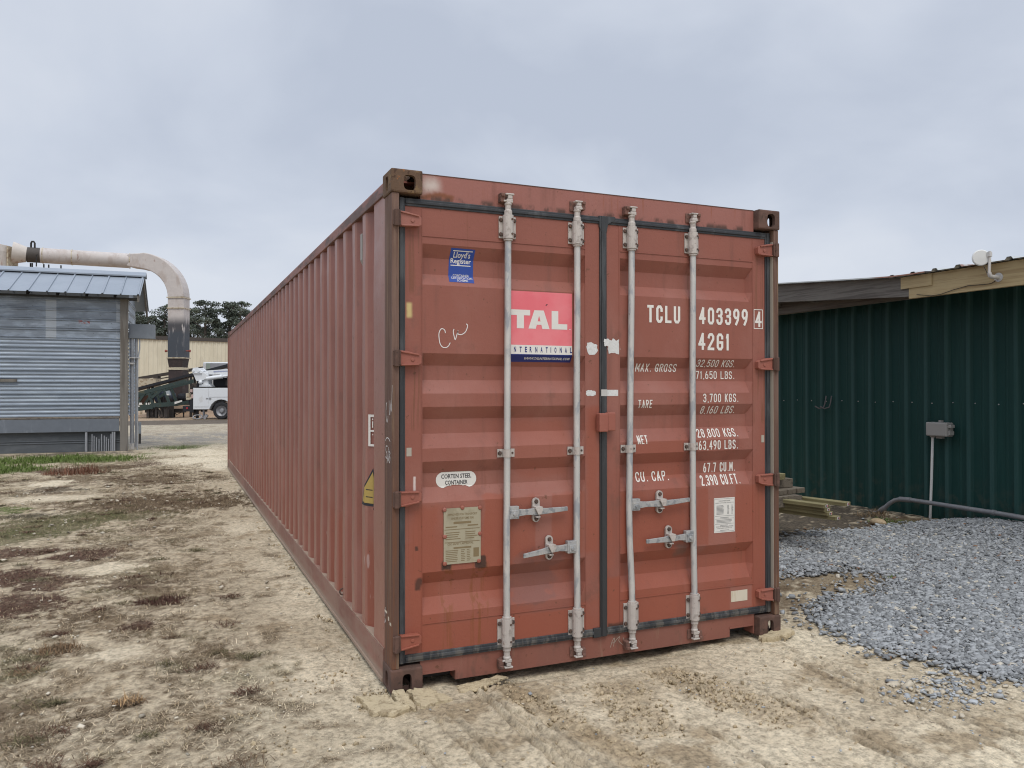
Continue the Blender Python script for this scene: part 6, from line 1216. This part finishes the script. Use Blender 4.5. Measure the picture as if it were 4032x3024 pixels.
# ------------------------------------------------------------------ trees beyond the warehouse
m_leaf = mat('dark_foliage', (1, 1, 1), rough=.8, attr='tint', var=0, spec=.2); m_bark = mat('bark', (.10, .085, .07), rough=.9)
def tree_proto(seed, H, Wd, base):
    r = np.random.default_rng(seed); rr = random.Random(seed)
    t = thing('tree', '', 'tree', (0, 0, -50)); b = MB(); b.tube([(0, 0, 0), (.1, .05, H * .35), (-.1, 0, H * .65), (.05, .1, H * .93)], [.26, .22, .16, .05], 8); P = []; N = []
    nc = 34
    for i in range(nc):
        f = base + (1 - base) * (i + .5) / nc; z = H * f; wd = Wd * (.45 + .75 * math.sin(PI * min(1, (f - base) / (1 - base) * .8 + .12))) ; a = rr.uniform(0, 2 * PI); d = wd * rr.uniform(.2, 1.0)
        c = (d * math.cos(a), d * math.sin(a), z + rr.uniform(-.3, .5)); b.tube([(0, 0, z - .8 - .2 * d), (c[0] * .6, c[1] * .6, z - .3), c], [.08, .05, .02], 5)
        k = 200; s = rr.uniform(.35, .95); q = r.normal(0, 1, (k, 3)); q /= np.linalg.norm(q, axis=1)[:, None]; q *= (r.random((k, 1)) ** .45) * s * np.array([1.25, 1.25, .75]); P.append(q + np.array(c)); N.append(np.full(k, r.uniform(.6, 1.5)))
    P = np.concatenate(P); sh = np.concatenate(N); n = len(P); sz = r.uniform(.06, .17, n)
    u = r.normal(0, 1, (n, 3)); u /= np.linalg.norm(u, axis=1)[:, None]; w = np.cross(u, r.normal(0, 1, (n, 3))); w /= np.linalg.norm(w, axis=1)[:, None]
    V = np.stack([P - u * sz[:, None], P + w * sz[:, None] * .6, P + u * sz[:, None], P - w * sz[:, None] * .6], 1)
    me = bpy.data.meshes.new('crown'); fastmesh(me, V.reshape(-1, 3), np.arange(4 * n).reshape(n, 4), False, np.repeat(np.array((.10, .118, .094)) * (sh * r.uniform(.6, 1.5, n))[:, None], 4, 0)); me.materials.append(m_leaf)  # leaf tint raised and greyed, painting in the distance haze
    o = bpy.data.objects.new('crown', me); COL.objects.link(o); o.parent = t; b.build('trunk', m_bark, t); return t
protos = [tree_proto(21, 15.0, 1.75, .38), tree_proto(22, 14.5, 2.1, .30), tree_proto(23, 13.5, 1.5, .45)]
spots = [(905, 600, 112, 2, 'thin tree with gaps just right of the shed roof corner'), (968, 640, 118, 1, 'low dark tree between the shed and the duct'), (1075, 572, 120, 0, 'tree with its crown directly left of the white duct'), (1165, 600, 124, 1, 'tree hidden behind the sooty duct riser'), (1245, 590, 126, 2, 'tree with its crown just right of the duct'),
    (1345, 550, 120, 0, 'tallest rounded tree between the duct and the container'), (1420, 590, 128, 1, 'broad dark tree right of the tallest one'), (1500, 560, 122, 2, 'open branched tree above the container top edge'), (1570, 552, 120, 0, 'tree whose crown touches the container roof line'), (1640, 600, 126, 1, 'tree mostly hidden behind the container roof'), (1290, 660, 132, 1, 'lower tree filling the gap behind the tallest one'), (1020, 665, 128, 2, 'lower tree behind the two left of the duct')]
used = set()
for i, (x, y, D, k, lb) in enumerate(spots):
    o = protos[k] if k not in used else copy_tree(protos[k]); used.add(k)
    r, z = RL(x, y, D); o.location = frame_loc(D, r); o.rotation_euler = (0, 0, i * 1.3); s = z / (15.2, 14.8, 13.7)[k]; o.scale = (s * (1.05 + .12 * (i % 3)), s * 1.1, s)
    tag(o, lb, 'tree', 'trees beyond the warehouse')
